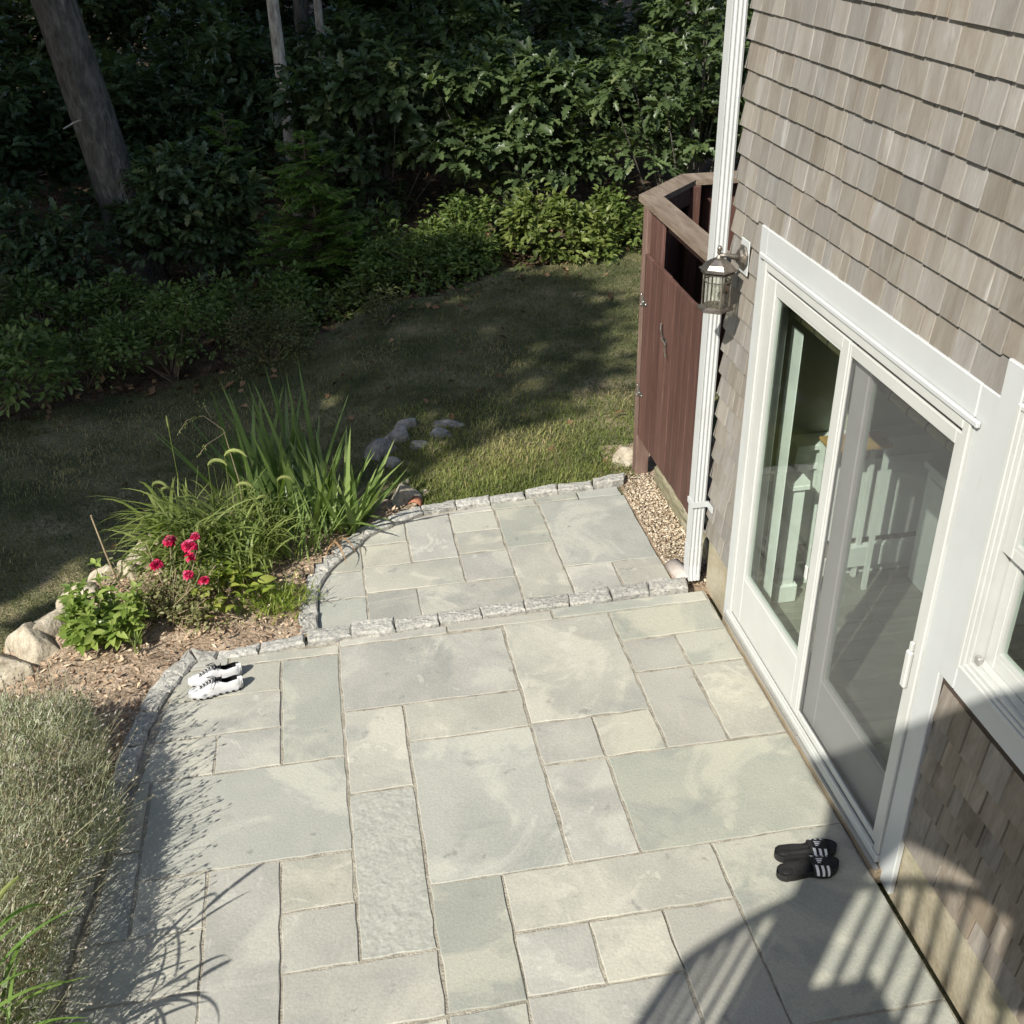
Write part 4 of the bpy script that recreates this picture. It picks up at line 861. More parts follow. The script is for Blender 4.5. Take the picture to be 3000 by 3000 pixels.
lm = MB().box(-.040, -.031, 6.05, 6.13, 1.13, 1.15, .002).tube([(-.036, 6.13, 1.14), (-.05, 6.14, 1.19), (-.045, 6.15, 1.23)], .006, 6).tube([(-.04, 6.06, 1.14), (-.06, 6.02, 1.11), (-.055, 6.0, 1.06)], .005, 6).tube([(-.045, 6.12, 1.14), (-.062, 6.08, 1.16), (-.05, 6.03, 1.13)], .005, 6)
lm.build('latch', X['bronze'], sd2)
sh = thing('shower_valve', 'chrome shower valve on the inner post of the stall', 'shower valve', (.45, 7.0, 1.55))
MB().lathe([(.028, 0), (.032, -.012), (.024, -.03), (.008, -.034)], (.435, 7.055, 1.52), 12, 'y').build('valve_body', X['chrome'], sh, smooth=True)
MB().tube([(.42, 7.04, 1.52), (.42, 7.0, 1.55), (.40, 6.98, 1.56)], .008, 8).build('lever', X['chrome'], sh)
MB().lathe([(.035, 0), (.03, .008), (.005, .012)], (.46, 6.97, 1.46), 12).build('soap_dish', X['steel'], sh)
# ------------------------------------------------------------------ footwear
def place(V, c, rz):
    cs, sn = math.cos(rz), math.sin(rz); V = np.asarray(V, float)
    return np.c_[c[0]+V[:, 0]*cs-V[:, 1]*sn, c[1]+V[:, 0]*sn+V[:, 1]*cs, c[2]+V[:, 2]]
def sole_half(t, side):   # half width of a shoe sole at t (0 heel .. 1 toe); side +1 outer, -1 inner
    w = np.interp(t, [0, .03, .10, .25, .45, .62, .75, .88, .96, 1.0], [.008, .022, .032, .0335, .033, .041, .044, .038, .024, .006])
    return w*(1.0 if side > 0 else np.interp(t, [0, .3, .5, .65, 1], [1, .96, .78, .95, 1.02]))
def sneaker(c, rz, mir, label):
    t_ = thing('sneaker', label, 'sneaker', c, 'pair of white running sneakers'); Ln = .278
    ts = np.r_[np.linspace(0, .1, 5), np.linspace(.16, .9, 12), np.linspace(.93, 1, 5)]
    def ring_sole(z, k, rocker):
        return [(t*Ln, s*sole_half(t, s*mir)*k, z+rocker*(max(0, t-.72)**2*.16+max(0, .12-t)*.10)) for s, tt in ((1, ts), (-1, ts[::-1])) for t in tt]
    V, F = loft([ring_sole(.003, .90, 1), ring_sole(.010, 1.02, 1), ring_sole(.022, 1.07, 1), ring_sole(.031, 1.0, 1)]); V = place(V, c, rz)
    mobj('midsole', V, F, X['shoegrey'], t_)
    # upper: lofted arches, open at the collar
    def arch(t, sc, a0, a1, n_=13):
        h = np.interp(t, [0, .05, .15, .30, .42, .52, .62, .75, .88, .97, 1], [.062, .082, .078, .070, .080, .085, .072, .054, .043, .032, .02])
        rk = max(0, t-.72)**2*.16; lo = .026+rk; h = max(h+rk, lo+.006); out = []
        for j in range(n_):
            a = a0+(a1-a0)*j/(n_-1); ca, sa = math.cos(a), math.sin(a); w = sole_half(t, np.sign(ca)*mir)*sc
            out.append((t*Ln, w*np.sign(ca)*abs(ca)**.75, lo+(h-lo)*sc*abs(sa)**.85))
        return out
    def shell(name, sc, mat, lo_t):
        tt = np.r_[np.linspace(.02, .42, 10), np.linspace(.46, .99, 12)] if sc == 1.0 else np.r_[np.linspace(.03, .42, 10), np.linspace(.46, .6, 3)]; rows = []; op = []
        for t in tt:
            o_ = np.interp(t, [0, .02, .08, .3, .42, .46], [.55, .62, .95, .95, .55, 0]) if t < .46 else 0
            op.append(o_); rows.append((arch(t, sc, 0, math.pi/2-o_*.62, 7), arch(t, sc, math.pi/2+o_*.62, math.pi, 7)))
        V = []; F = []
        for i, (l, r_) in enumerate(rows): V += l+r_
        for i in range(len(rows)-1):
            for j in range(13):
                if j == 6 and (op[i] > 0 or op[i+1] > 0): continue
                F.append((i*14+j, i*14+j+1, (i+1)*14+j+1, (i+1)*14+j))
        F.append(tuple(range(14))); F.append(tuple((len(rows)-1)*14+j for j in range(14)))
        return mobj(name, place(V, c, rz), F, mat, t_, smooth=True)
    shell('upper', 1.0, X['shoewhite'], 0); shell('lining', .93, X['black'], 0)
    V, F = loft([[(x*.6+.006, y*.85, .033) for x, y, z in ring_sole(0, .9, 0)], [(x*.6+.006, y*.85, .036) for x, y, z in ring_sole(0, .88, 0)]]); mobj('insole', place(V, c, rz), F, X['black'], t_)
    tg = MB(); tg.add(place([(.105, -.016, .078), (.105, .016, .078), (.165, .014, .070), (.165, -.014, .070), (.10, -.015, .098), (.10, .015, .098)], c, rz), [(0, 1, 2, 3), (0, 1, 5, 4)]); tg.build('tongue', X['black'], t_)
    lc = MB()
    for k in range(6):
        t = .45+.058*k; z = np.interp(t, [.42, .52, .62, .75], [.083, .088, .076, .058])+.002; w = .019-.001*k
        lc.tube(place([(t*Ln, -w, z-.007), (t*Ln+.005, 0, z+.001), (t*Ln+.011, w, z-.007)], c, rz), .0019, 5); lc.tube(place([(t*Ln+.011, -w, z-.007), (t*Ln+.005, 0, z+.003), (t*Ln, w, z-.007)], c, rz), .0019, 5)
    lc.tube(place([(.125, .002, .092), (.135, .02*mir, .098), (.155, .036*mir, .085), (.165, .043*mir, .062)], c, rz), .0017, 5)
    lc.tube(place([(.125, -.002, .092), (.15, -.015, .100), (.175, -.035, .082), (.16, -.02, .088), (.13, 0, .094)], c, rz), .0017, 5)
    lc.tube(place([(.125, .002, .092), (.115, .022, .100), (.14, .034, .09), (.13, 0, .094)], c, rz), .0017, 5)
    lc.build('laces', X['black'], t_)
    hl = MB(); V = arch(.02, 1.02, .2, math.pi-.2, 9); hl.add(place([(x-.004, y, z) for x, y, z in V]+[(x+.02, y*1.3, z*.97) for x, y, z in V], c, rz), [(i, i+1, 10+i, 9+i) for i in range(8)]); hl.build('heel_tab', X['shoewhite'], t_, smooth=True)
    for s in (1, -1):
        for k in range(8):
            t = .06+.118*k; w = sole_half(t, s*mir)*1.075
            w2 = sole_half(t+.05, s*mir)*1.075; zz = .008+max(0, t-.72)**2*.16
            pod = MB().add(place([(t*Ln, s*(w-.004), zz), (t*Ln+.014, s*(w2-.004), zz), (t*Ln+.014, s*(w2+.0015), zz+.001), (t*Ln, s*(w+.0015), zz+.001), (t*Ln, s*(w-.004), zz+.009), (t*Ln+.014, s*(w2-.004), zz+.009), (t*Ln+.014, s*(w2+.0015), zz+.009), (t*Ln, s*(w+.0015), zz+.009)], c, rz), [(0, 1, 2, 3), (4, 7, 6, 5), (0, 4, 5, 1), (1, 5, 6, 2), (2, 6, 7, 3), (3, 7, 4, 0)])
            pod.build('sole_pod', X['black'], t_)
sneaker((-2.685, 4.655, .001), math.pi+.17, 1, 'white running sneaker nearer the camera with loose black laces')
sneaker((-2.695, 4.765, .001), math.pi+.20, -1, 'white running sneaker on the far side of the pair')
def slide(c, rz, mir, label):
    t_ = thing('slide_sandal', label, 'sandal', c, 'pair of black slide sandals'); Ln = .268
    ts = np.r_[np.linspace(0, .1, 6), np.linspace(.16, .9, 12), np.linspace(.93, 1, 5)]
    K = 1.16
    def ring(z, k): return [(t*Ln, s*sole_half(t, s*mir)*K*k, z+max(0, t-.78)**2*.25) for s, tt in ((1, ts), (-1, ts[::-1])) for t in tt]
    V, F = loft([ring(.001, .95), ring(.006, 1.0), ring(.027, 1.0), ring(.033, .97), ring(.0335, .90), ring(.027, .84), ring(.024, .4)]); mobj('footbed', place(V, c, rz), F, X['rubber'], t_, smooth=False)
    V, F = boulder_geo((.045, 0, .0245), (.022, .016, .003), 0, np.random.default_rng(1), 2, 0, 0); mobj('heel_dimple', place(V, c, rz), F, X['rubber'], t_, smooth=True)
    rb_ = MB()
    for i in range(20):
        for j in range(7):
            xx = .075+.0065*i; yy_ = (j-3)*.0085+(.004 if i % 2 else 0)
            if abs(yy_) < sole_half(xx/Ln, 1)*.86: rb_.add(place([(xx-.0022, yy_, .025), (xx, yy_-.002, .025), (xx+.0022, yy_, .025), (xx, yy_+.002, .025), (xx, yy_, .0285)], c, rz), [(0, 1, 4), (1, 2, 4), (2, 3, 4), (3, 0, 4)])
    rb_.build('massage_nubs', X['rubber'], t_)
    def S(u, v, off=0.):      # strap surface: u 0..1 across the foot, v 0..1 heel side to toe side
        x = Ln*(.56+.26*v) + .012*math.sin(math.pi*u)*(1-2*v)*-.6
        a = math.pi*(1-u); s = 1 if math.cos(a) > 0 else -1; w = sole_half(x/Ln, s*mir)*K*1.03+.004+off
        h = .066-.020*v+off
        return (x, w*np.sign(math.cos(a))*abs(math.cos(a))**.8, .008+(h-.008)*math.sin(a)**.8)
    def patch(uv0, uv1, off, nu, nv, skew=0.):
        V = []; F = []
        for i in range(nu+1):
            for j in range(nv+1):
                u = uv0[0]+(uv1[0]-uv0[0])*i/nu; v = uv0[1]+(uv1[1]-uv0[1])*j/nv+skew*i/nu; V.append(S(u, v, off))
        for i in range(nu):
            for j in range(nv): F.append((i*(nv+1)+j, i*(nv+1)+j+1, (i+1)*(nv+1)+j+1, (i+1)*(nv+1)+j))
        return V, F
    Vo, Fo = patch((0, 0), (1, 1), 0., 18, 4); Vi, Fi = patch((0, 0), (1, 1), -.005, 18, 4); n_ = len(Vo)
    Fe = [(i*5, (i+1)*5, (i+1)*5+n_, i*5+n_) for i in range(18)]+[(i*5+4, i*5+4+n_, (i+1)*5+4+n_, (i+1)*5+4) for i in range(18)]
    st_ = mobj('strap', place(Vo+Vi, c, rz), Fo+[tuple(i+n_ for i in f[::-1]) for f in Fi]+Fe, X['rubber'], t_, smooth=True)
    for v0 in (.10, .40, .70):
        for (u0, u1) in ((.06, .38), (.62, .94)):
            V, F = patch((u0, v0), (u1, v0+.15), .0014, 9, 1); mobj('stripe', place(V, c, rz), F, X['print'], st_)
    # three slanted bars of growing height in the middle
    lg = MB()
    for k, hgt in enumerate((.045, .075, .105)):
        u0 = .445+.042*k
        V, F = patch((u0, .30), (u0+.028, .30+hgt*3.6), .0015, 2, 2); lg.add(place(V, c, rz), F)
    lg.build('emblem', X['print'], st_)
slide((-.455, 2.945, .001), .0, 1, 'black slide sandal nearer the camera with three white stripes')
slide((-.425, 3.045, .001), -.06, -1, 'black slide sandal on the far side, overlapped by the other')
# ------------------------------------------------------------------ plants of the bed
rp = np.random.default_rng(33)
def blade_objects(name, mat, parent, P, az, e0, bend, L, W, k=6, r=rp, taper=.8, lvs=None):
    n = len(P)
    for i in range(n):
        sl_ = slice(i, i+1)
        V, F, lv = blades_geo(P[sl_], az[sl_], e0[sl_], bend[sl_], L[sl_], W[sl_], k, r, taper, None if lvs is None else lvs[sl_])
        # slight V-fold so each blade catches light on two faces
        mobj(name, V, F, mat, parent, smooth=False, lv=lv)
def fan(c, n, spread, r, zf=lambda x, y: -.04):
    a = r.uniform(0, 2*math.pi, n); q = spread*np.sqrt(r.random(n)); x = c[0]+q*np.cos(a); y = c[1]+q*np.sin(a); return np.c_[x, y, zf(x, y)]
# irises: the tall shaded clump behind and the sunlit clump by the terrace
t = thing('iris_clump', 'tall clump of sword shaped iris leaves at the back of the bed', 'iris', (-2.5, 6.5, -.08))
n = 96; P = fan((-2.45, 6.42), n, .28, rp, bedz); az = rp.uniform(0, 2*math.pi, n)
az = np.where(rp.random(n) < .6, rp.normal(2.6, .7, n), az)
blade_objects('leaf', X['iris'], t, P, az, rp.uniform(.95, 1.45, n), rp.uniform(.0, .28, n), rp.uniform(.5, 1.02, n), rp.uniform(.036, .054, n), 5, lvs=rp.beta(2, 2.4, n)*.8)
t = thing('iris_clump', 'sunlit iris leaves leaning over the curved terrace rim', 'iris', (-2.1, 6.2, -.08))
n = 60; P = fan((-2.14, 6.26), n, .17, rp, bedz); az = rp.uniform(0, 2*math.pi, n)
e0 = rp.uniform(.85, 1.5, n); L_ = rp.uniform(.32, .72, n); bend = rp.uniform(0, .35, n)
az[:6] = (-.35, -.6, .05, .35, -.15, .2); e0[:6] = (.35, .6, .5, .75, .9, .8); L_[:6] = (.52, .50, .55, .50, .55, .6); bend[:6] = (.75, .9, .1, .05, .1, .2)
blade_objects('leaf', X['iris'], t, P, az, e0, bend, L_, rp.uniform(.034, .050, n), 6, lvs=.35+.65*rp.random(n))
dl = np.array([(-2.2, 5.98, -.03), (-2.16, 6.0, -.03), (-2.12, 5.97, -.03)])
blade_objects('dead_leaf', X['litter'], t, dl, np.array([-1.2, -.9, -2.2]), np.array([1.2, 1.35, 1.3]), np.array([2.6, 3.0, 2.9]), np.array([.38, .30, .28]), np.array([.02, .018, .016]), 8, lvs=np.array([1., .95, .9]))
n = 30; P = fan((-2.35, 5.98), n, .16, rp, bedz)
t = thing('iris_clump', 'small pale green iris leaves between the foxtail grass and the terrace rim', 'iris', (-2.4, 6.0, -.05))
blade_objects('leaf', X['iris'], t, P, rp.uniform(0, 6.28, n), rp.uniform(.9, 1.5, n), rp.uniform(.1, .8, n), rp.uniform(.25, .5, n), rp.uniform(.014, .022, n), 6, lvs=.4+.6*rp.random(n))
# foxtail grass: arching blades with nodding seed heads
t = thing('foxtail_grass', 'bright green foxtail grass clump with arching blades and nodding seed heads', 'grass clump', (-2.95, 5.9, -.04))
n = 240; P = fan((-3.0, 5.88), n, .21, rp, bedz)
az = np.where(rp.random(n) < .62, rp.normal(3.5, .9, n), rp.uniform(0, 6.28, n))
blade_objects('leaf', X['foxtail'], t, P+np.c_[np.zeros((n, 2)), rp.uniform(0, .30, n)], az, rp.uniform(.75, 1.45, n), rp.uniform(1.0, 2.6, n), rp.uniform(.28, .60, n), rp.uniform(.016, .030, n), 7)
n = 640; P = fan((-2.82, 5.9), n, .34, rp, bedz)
g1 = blades_geo(P+np.c_[np.zeros((n, 2)), rp.uniform(0, .22, n)], rp.uniform(0, 6.28, n), rp.uniform(.8, 1.5, n), rp.uniform(.6, 2.6, n), rp.uniform(.2, .45, n), rp.uniform(.009, .018, n), 6, rp)
n = 90; P = fan((-2.9, 5.92), n, .28, rp, bedz)
g2 = blades_geo(P, rp.uniform(0, 6.28, n), rp.uniform(1.3, 1.55, n), rp.uniform(0, .3, n), rp.uniform(.35, .62, n), np.full(n, .003), 4, rp, wmin=.6)
g = join(g1, g2); mobj('fine_blades', g[0], g[1], X['foxtail'], t, lv=g[2], kind='stuff')
def seedhead(pts, rr, parent, r=rp):
    m_ = MB(); k = len(pts); rad_ = [rr*math.sin(math.pi*(.08+.84*i/(k-1)))**.5 for i in range(k)]
    m_.tube(pts, rad_, 7); o = m_.build('seed_head', X['seed'], parent, lv=True)
    n_ = 90; i = r.integers(0, k-1, n_); f = r.random(n_)[:, None]; pp = np.array(pts); base = pp[i]*(1-f)+pp[i+1]*f; d = unit(r.normal(size=(n_, 3)))
    V, F, lv = blades_geo(base, np.arctan2(d[:, 1], d[:, 0]), np.arcsin(d[:, 2]), np.zeros(n_), np.full(n_, rr*2.3), np.full(n_, .0012), 1, r, wmin=.5); mobj('bristles', V, F, X['seed'], parent, lv=lv, kind='stuff')
for (x, y, z, a, s) in ((-2.74, 5.95, .70, -.3, 1.25), (-2.84, 5.93, .66, -.2, 1.05), (-3.03, 5.98, .90, 1.7, .55), (-2.70, 5.92, .50, -.3, 1.0), (-2.46, 5.95, .50, -.2, .9), (-2.52, 5.9, .42, 3.6, .8), (-3.16, 5.85, .60, -.4, .9), (-3.05, 5.9, .52, 2.8, .8)):
    L0 = .13*s; pts = []
    for j in range(7):
        q = j/6; ang = 1.3-2.2*q if s > .7 else 1.5-.2*q
        if not pts: p = np.array((x, y, z), float)
        else: p = pts[-1]+L0/6*np.array((math.cos(a)*math.cos(ang), math.sin(a)*math.cos(ang), math.sin(ang)))
        pts.append(p)
    seedhead(pts, .0105*min(1, s), t)
    MB().tube([(x+.06*math.cos(a+3), y+.06*math.sin(a+3), 0), (x-.01*math.cos(a), y-.01*math.sin(a), z*.6), (x, y, z)], .0018, 5).build('stalk', X['foxtail'], t, lv=True)
# thin branching weed stalk above the clump
wt = thing('weed_stalk', 'thin arching weed stalk with tiny seeds above the foxtail grass', 'weed', (-2.75, 6.1, -.05))
m_ = MB().tube([(-2.70, 6.15, -.05), (-2.70, 6.12, .45), (-2.74, 6.1, .80), (-2.84, 6.1, .90), (-2.94, 6.1, .88), (-3.0, 6.1, .80)], [.003, .003, .0025, .002, .0016, .001], 5)
m_.tube([(-2.80, 6.1, .885), (-2.83, 6.1, .97)], .0014, 5).tube([(-2.73, 6.1, .78), (-2.85, 6.08, .72), (-2.9, 6.08, .66)], .0014, 5); m_.build('stalk', X['drystick'], wt)
sd_ = MB()
for q in range(46):
    u = rp.random(); p = np.array((-2.84-.16*u, 6.1, .90-.1*u**2)) if q < 26 else np.array((-2.83, 6.1, .97))+rp.normal(0, .012, 3)
    if q > 34: p = np.array((-2.86-.05*u, 6.08, .71-.06*u))
    sd_.lathe([(.001, -.004), (.004, 0), (.001, .006)], p+rp.normal(0, .006, 3), 5)
sd_.build('seeds', X['seed'], wt, lv=True, kind='stuff')
# broad-leaf plants: leaf objects share a few meshes
def leaf_mesh(name, L, W, mat, tpl_n=7, cup=.18, droop=.3, wav=0., lv=.5, r=rp):
    V = []; F = []; k = tpl_n
    for i in range(k+1):
        q = i/k; w = W*math.sin(math.pi*min(1, (q*.97+.03))**.82)**.9*.5 if i < k else 0.0
        z = -droop*L*q*q
        V += [(q*L, -w, z+cup*w+wav*math.sin(q*19)*w), (q*L, 0, z-.02*L*math.sin(q*3)), (q*L, w, z+cup*w-wav*math.sin(q*17)*w)]
    for i in range(k):
        a = 3*i; F += [(a, a+1, a+4, a+3), (a+1, a+2, a+5, a+4)]
    return raw_mesh(name, V, F, mat, True, [lv]*len(V))
def put_leaf(name, me, parent, p, az, el, roll=0., s=1.):
    o = bpy.data.objects.new(name, me); COL.objects.link(o); o.parent = parent
    off = WORLD[parent.name]
    o.matrix_local = Matrix.Translation(Vector(p)-off) @ Matrix.Rotation(az, 4, 'Z') @ Matrix.Rotation(-el, 4, 'Y') @ Matrix.Rotation(roll, 4, 'X') @ Matrix.Scale(s, 4)
    reg(o, off); return o
bas = [leaf_mesh('basil_leaf', .085, .040, X['basil'], 7, .35, .25, .05, lv=q) for q in (.1, .35, .6, .85, 1.)]
t = thing('basil_plant', 'bushy bright green basil plant in front of the boulders', 'basil', (-3.45, 5.27, -.03))
for sx in range(28):
    a0 = rp.uniform(0, 6.28); q = .21*math.sqrt(rp.random()); bx_, by_ = -3.44+q*math.cos(a0), 5.26+q*math.sin(a0)*.8; h = rp.uniform(.18, .40)*(1-q*1.2)
    if sx == 0: bx_, by_, h = -3.44, 5.34, .42
    MB().tube([(-3.45+(bx_+3.45)*.35, 5.27+(by_-5.27)*.35, -.05), (bx_, by_, h*.6), (bx_, by_, h)], [.005, .004, .002], 5).build('stem', X['basil'], t, lv=True)
    for lev in range(4):
        z = h*(1-.24*lev); nn_ = 4
        for k in range(nn_):
            put_leaf('leaf', bas[rp.integers(0, 5)], t, (bx_, by_, z), a0+lev*.8+k*2*math.pi/nn_+rp.normal(0, .2), rp.uniform(.15, .75)-.14*lev, rp.normal(0, .35), rp.uniform(.55, .8)+.12*lev)
hos = [leaf_mesh('hosta_leaf', .13, .062, X['hosta'], 8, .22, .45, .04, lv=q) for q in (.1, .45, .8, 1.)]
t = thing('hosta_plant', 'yellow green broad leaved plant beside the rose bush', 'hosta', (-2.78, 5.46, -.03))
for k in range(90):
    a0 = rp.uniform(0, 6.28); q = rp.uniform(.0, .20); z = rp.uniform(.03, .24)*(1.1-q*2.5)
    put_leaf('leaf', hos[rp.integers(0, 4)], t, (-2.80+q*math.cos(a0)*1.15, 5.46+q*math.sin(a0), z), a0+rp.normal(0, .5), rp.uniform(.1, 1.0), rp.normal(0, .35), rp.uniform(.4, .8))
for (x, y, a, L0) in ((-2.92, 5.28, -1.9, .2), (-2.86, 5.26, -1.4, .2), (-2.88, 5.27, -.6, .16)): blade_objects('leaf', X['foxtail'], t, np.array([(x, y, -.03)]), np.array([a]), np.array([.8]), np.array([1.1]), np.array([L0]), np.array([.012]), 6)
t = thing('sedge_tuft', 'low yellow green spiky ground cover by the terrace corner', 'ground cover', (-2.52, 5.42, -.03))
n = 900; P = np.c_[rp.normal(-2.53, .10, n), rp.normal(5.42, .075, n), np.full(n, -.03)]
g = blades_geo(P+np.c_[np.zeros((n, 2)), rp.uniform(0, .06, n)], rp.uniform(0, 6.28, n), rp.uniform(.2, 1.4, n), rp.uniform(.1, 1.2, n), rp.uniform(.03, .09, n), rp.uniform(.004, .009, n), 3, rp); mobj('foliage', g[0], g[1], X['hosta'], t, lv=g[2]*.8, kind='stuff')
for (x, y, nm, lab) in ((-3.27, 5.08, 'grass_tuft', 'few upright grass blades on the mulch by the basil'), (-4.0, 4.95, 'grass_tuft', 'thin grass shoot beside the lowest boulder')):
    t = thing(nm, lab, 'grass', (x, y, -.04)); n = 7; P = fan((x, y), n, .02, rp, bedz)
    blade_objects('leaf', X['foxtail'], t, P, rp.uniform(0, 6.28, n), rp.uniform(1.0, 1.45, n), rp.uniform(.1, .8, n), rp.uniform(.12, .24, n), rp.uniform(.008, .013, n), 5)
# rose bush with red blooms
t = thing('rose_bush', 'sparse rose bush with bare twigs and small red blooms', 'rose bush', (-3.08, 5.36, -.03))
tw = MB()
tips = []
for k in range(54):
    a0 = rp.uniform(0, 6.28); e = rp.uniform(.6, 1.45); L0 = rp.uniform(.16, .50); p0 = np.array((-3.09+rp.normal(0, .05), 5.38+rp.normal(0, .05), -.04))
    p1 = p0+L0*.5*np.array((math.cos(a0)*math.cos(e), math.sin(a0)*math.cos(e), math.sin(e))); a1 = a0+rp.normal(0, .5); e1 = e-rp.uniform(0, .5)
    p2 = p1+L0*.5*np.array((math.cos(a1)*math.cos(e1), math.sin(a1)*math.cos(e1), math.sin(e1))); tw.tube([p0, p1, p2], [.004, .003, .0014], 5); tips += [p1, p2, (p1+p2)/2]
tw.build('twigs', X['drystick'], t)
tips = np.array(tips); i = rp.integers(0, len(tips), 1200); P = tips[i]+rp.normal(0, .035, (1200, 3)); n = len(P)
nn = unit(np.c_[rp.normal(0, .6, n), rp.normal(0, .6, n), np.ones(n)]); dd = np.cross(nn, unit(rp.normal(size=(n, 3))))
g = leaves_geo(P, dd, nn, rp.uniform(.018, .036, n), rp.uniform(.012, .022, n), LEAF8, r=rp); mobj('foliage', g[0], g[1], X['roseleaf'], t, lv=g[2], kind='stuff')
for (x, y, z, s) in ((-3.068, 5.54, .40, 1.5), (-2.955, 5.46, .40, 1.8), (-2.928, 5.56, .40, 1.1), (-3.118, 5.30, .40, 1.4), (-2.955, 5.26, .34, 1.15), (-2.86, 5.15, .36, 1.1), (-2.95, 5.40, .365, 1.2)):
    n = 64; q = np.linspace(0, 1, n); a = np.arange(n)*2.4; el = 1.45-1.75*q
    D = np.c_[np.cos(a)*np.cos(el), np.sin(a)*np.cos(el), np.sin(el)]; N_ = np.c_[-np.cos(a)*np.sin(el), -np.sin(a)*np.sin(el), np.cos(el)]
    Vf, Ff, lf = leaves_geo(np.repeat([[x, y, z]], n, 0)+rp.normal(0, .003*s, (n, 3)), D, N_, s*1.15*(.016+.010*q), s*1.15*(.014+.012*q), LEAF8, .35, .22, rp.random(n), rp)
    mobj('bloom', Vf, Ff, X['petal'], t, lv=lf)
    MB().tube([(-3.05+(x+3.05)*.5, 5.38+(y-5.38)*.5, .12), (x, y, z)], .0015, 5).build('twig', X['stem'], t)
o = MB().tube([(-3.485, 5.895, -.05), (-3.51, 5.87, .20), (-3.535, 5.86, .44)], [.007, .006, .0055], 6).build('garden_stake', X['drystick'], None, origin=(-3.485, 5.895, -.05)); tag(o, 'thin bare stick leaning up from between the boulders', 'stick')
# lavender hedge
t = thing('lavender', 'wide grey green lavender bush spilling over the left patio edge', 'lavender', (-3.75, 3.6, -.05))
def lavpts(n, r):
    y = r.uniform(2.2, 4.42, n); x = -4.08+r.uniform(0, .86, n)*(.92+.22*vn3(np.zeros(n), y*2.2))*np.interp(y, [2.2, 3.2, 4.1, 4.42], [.85, 1, 1, .8]); return x, y
def lavtop(x, y): return np.clip(.46*np.sqrt(np.clip(1-((x+3.66)/.54)**2, .12, 1))*np.interp(y, [2.1, 2.5, 4.1, 4.45], [.7, 1, 1, .6])*(.62+.55*vn2(x*2.6, y*2.6)+.25*vn1(x*7, y*7)), .05, .52)
n = 30000; x, y = lavpts(n, rp); h = lavtop(x, y); z = h*np.sqrt(rp.uniform(.15, 1, n)); az = np.where(rp.random(n) < .5, np.arctan2(rp.normal(0, .6, n), x+3.7), rp.uniform(0, 6.28, n))
g1 = blades_geo(np.c_[x, y, z], az, rp.uniform(.1, 1.4, n), rp.uniform(-.2, .8, n), rp.uniform(.03, .065, n), rp.uniform(.004, .0075, n), 2, rp)
mobj('foliage', g1[0], g1[1], X['lav'], t, lv=g1[2], kind='stuff')
n = 1700; x, y = lavpts(n, rp); h = lavtop(x, y); out = np.clip((x+3.72)/.4, -1, 1); az = np.where(rp.random(n) < .6, np.where(out > 0, 0, math.pi)+rp.normal(.35, .7, n), rp.uniform(0, 6.28, n))
e0 = 1.5-np.abs(out)*.75+rp.normal(0, .2, n); L_ = rp.uniform(.10, .26, n); bd = rp.normal(0, .15, n); base = np.c_[x, y, h*.8]
g2 = blades_geo(base, az, e0, bd, L_, np.full(n, .0026), 3, rp, wmin=.8); mobj('stalks', g2[0], g2[1], X['lavstem'], t, lv=g2[2], kind='stuff')
em = e0-bd*.6; tip = base+(L_*.97)[:, None]*np.c_[np.cos(em)*np.cos(az), np.cos(em)*np.sin(az), np.sin(em)]; dr = np.c_[np.cos(em)*np.cos(az), np.cos(em)*np.sin(az), np.sin(em)]
sp_ = []; rr = rp.uniform(.0035, .006, n)
s1 = unit(np.cross(dr, np.array([.3, .2, .9]))); s2 = np.cross(dr, s1); ln = rp.uniform(.014, .032, n)[:, None]
Vs = np.stack([tip-dr*ln*.5, tip+s1*rr[:, None], tip+s2*rr[:, None], tip-s1*rr[:, None], tip-s2*rr[:, None], tip+dr*ln*.5], 1)
Fs = np.array([(0, 2, 1), (0, 3, 2), (0, 4, 3), (0, 1, 4), (5, 1, 2), (5, 2, 3), (5, 3, 4), (5, 4, 1)])
mobj('flower_spikes', Vs.reshape(-1, 3), (Fs[None]+(np.arange(n)*6)[:, None, None]).reshape(-1, 3), X['lavflower'], t, lv=np.repeat(rp.random(n), 6), kind='stuff')
n = 900; P = np.c_[rp.uniform(-3.62, -3.28, n), rp.uniform(2.3, 4.3, n), np.full(n, -.02)]
g = blades_geo(P, rp.uniform(0, 6.28, n), rp.uniform(.3, 1.2, n), rp.uniform(-.5, .8, n), rp.uniform(.05, .2, n), np.full(n, .0028), 4, rp, wmin=.5, lvs=rp.random(n)*.35); mobj('dry_twigs', g[0], g[1], X['lavstem'], t, lv=g[2], kind='stuff')
# tall reed-like foxtail in the near corner
t = thing('reed_plant', 'tall light green foxtail stems in the lower left corner', 'reed', (-3.45, 2.45, -.05))
for (x, y, dx, dy, h) in ((-3.40, 2.62, .06, .05, .74), (-3.42, 2.44, .06, .0, .60), (-3.36, 2.50, .05, .02, .48), (-3.46, 2.58, .02, .04, .55), (-3.42, 2.36, .06, -.02, .66)):
    MB().tube([(x, y, -.05), (x+dx*.4, y+dy*.4, h*.5), (x+dx, y+dy, h)], [.0042, .0035, .002], 6).build('stem', X['reed'], t, lv=True)
    nl = 10; q = np.linspace(.15, .98, nl); P = np.c_[x+dx*q, y+dy*q, h*q]; az = (np.arange(nl) % 2)*math.pi+rp.normal(.3, .7, nl)
    blade_objects('leaf', X['reed'], t, P, az, rp.uniform(.4, 1.1, nl), rp.uniform(.9, 2.3, nl), rp.uniform(.22, .42, nl), rp.uniform(.013, .022, nl), 8)
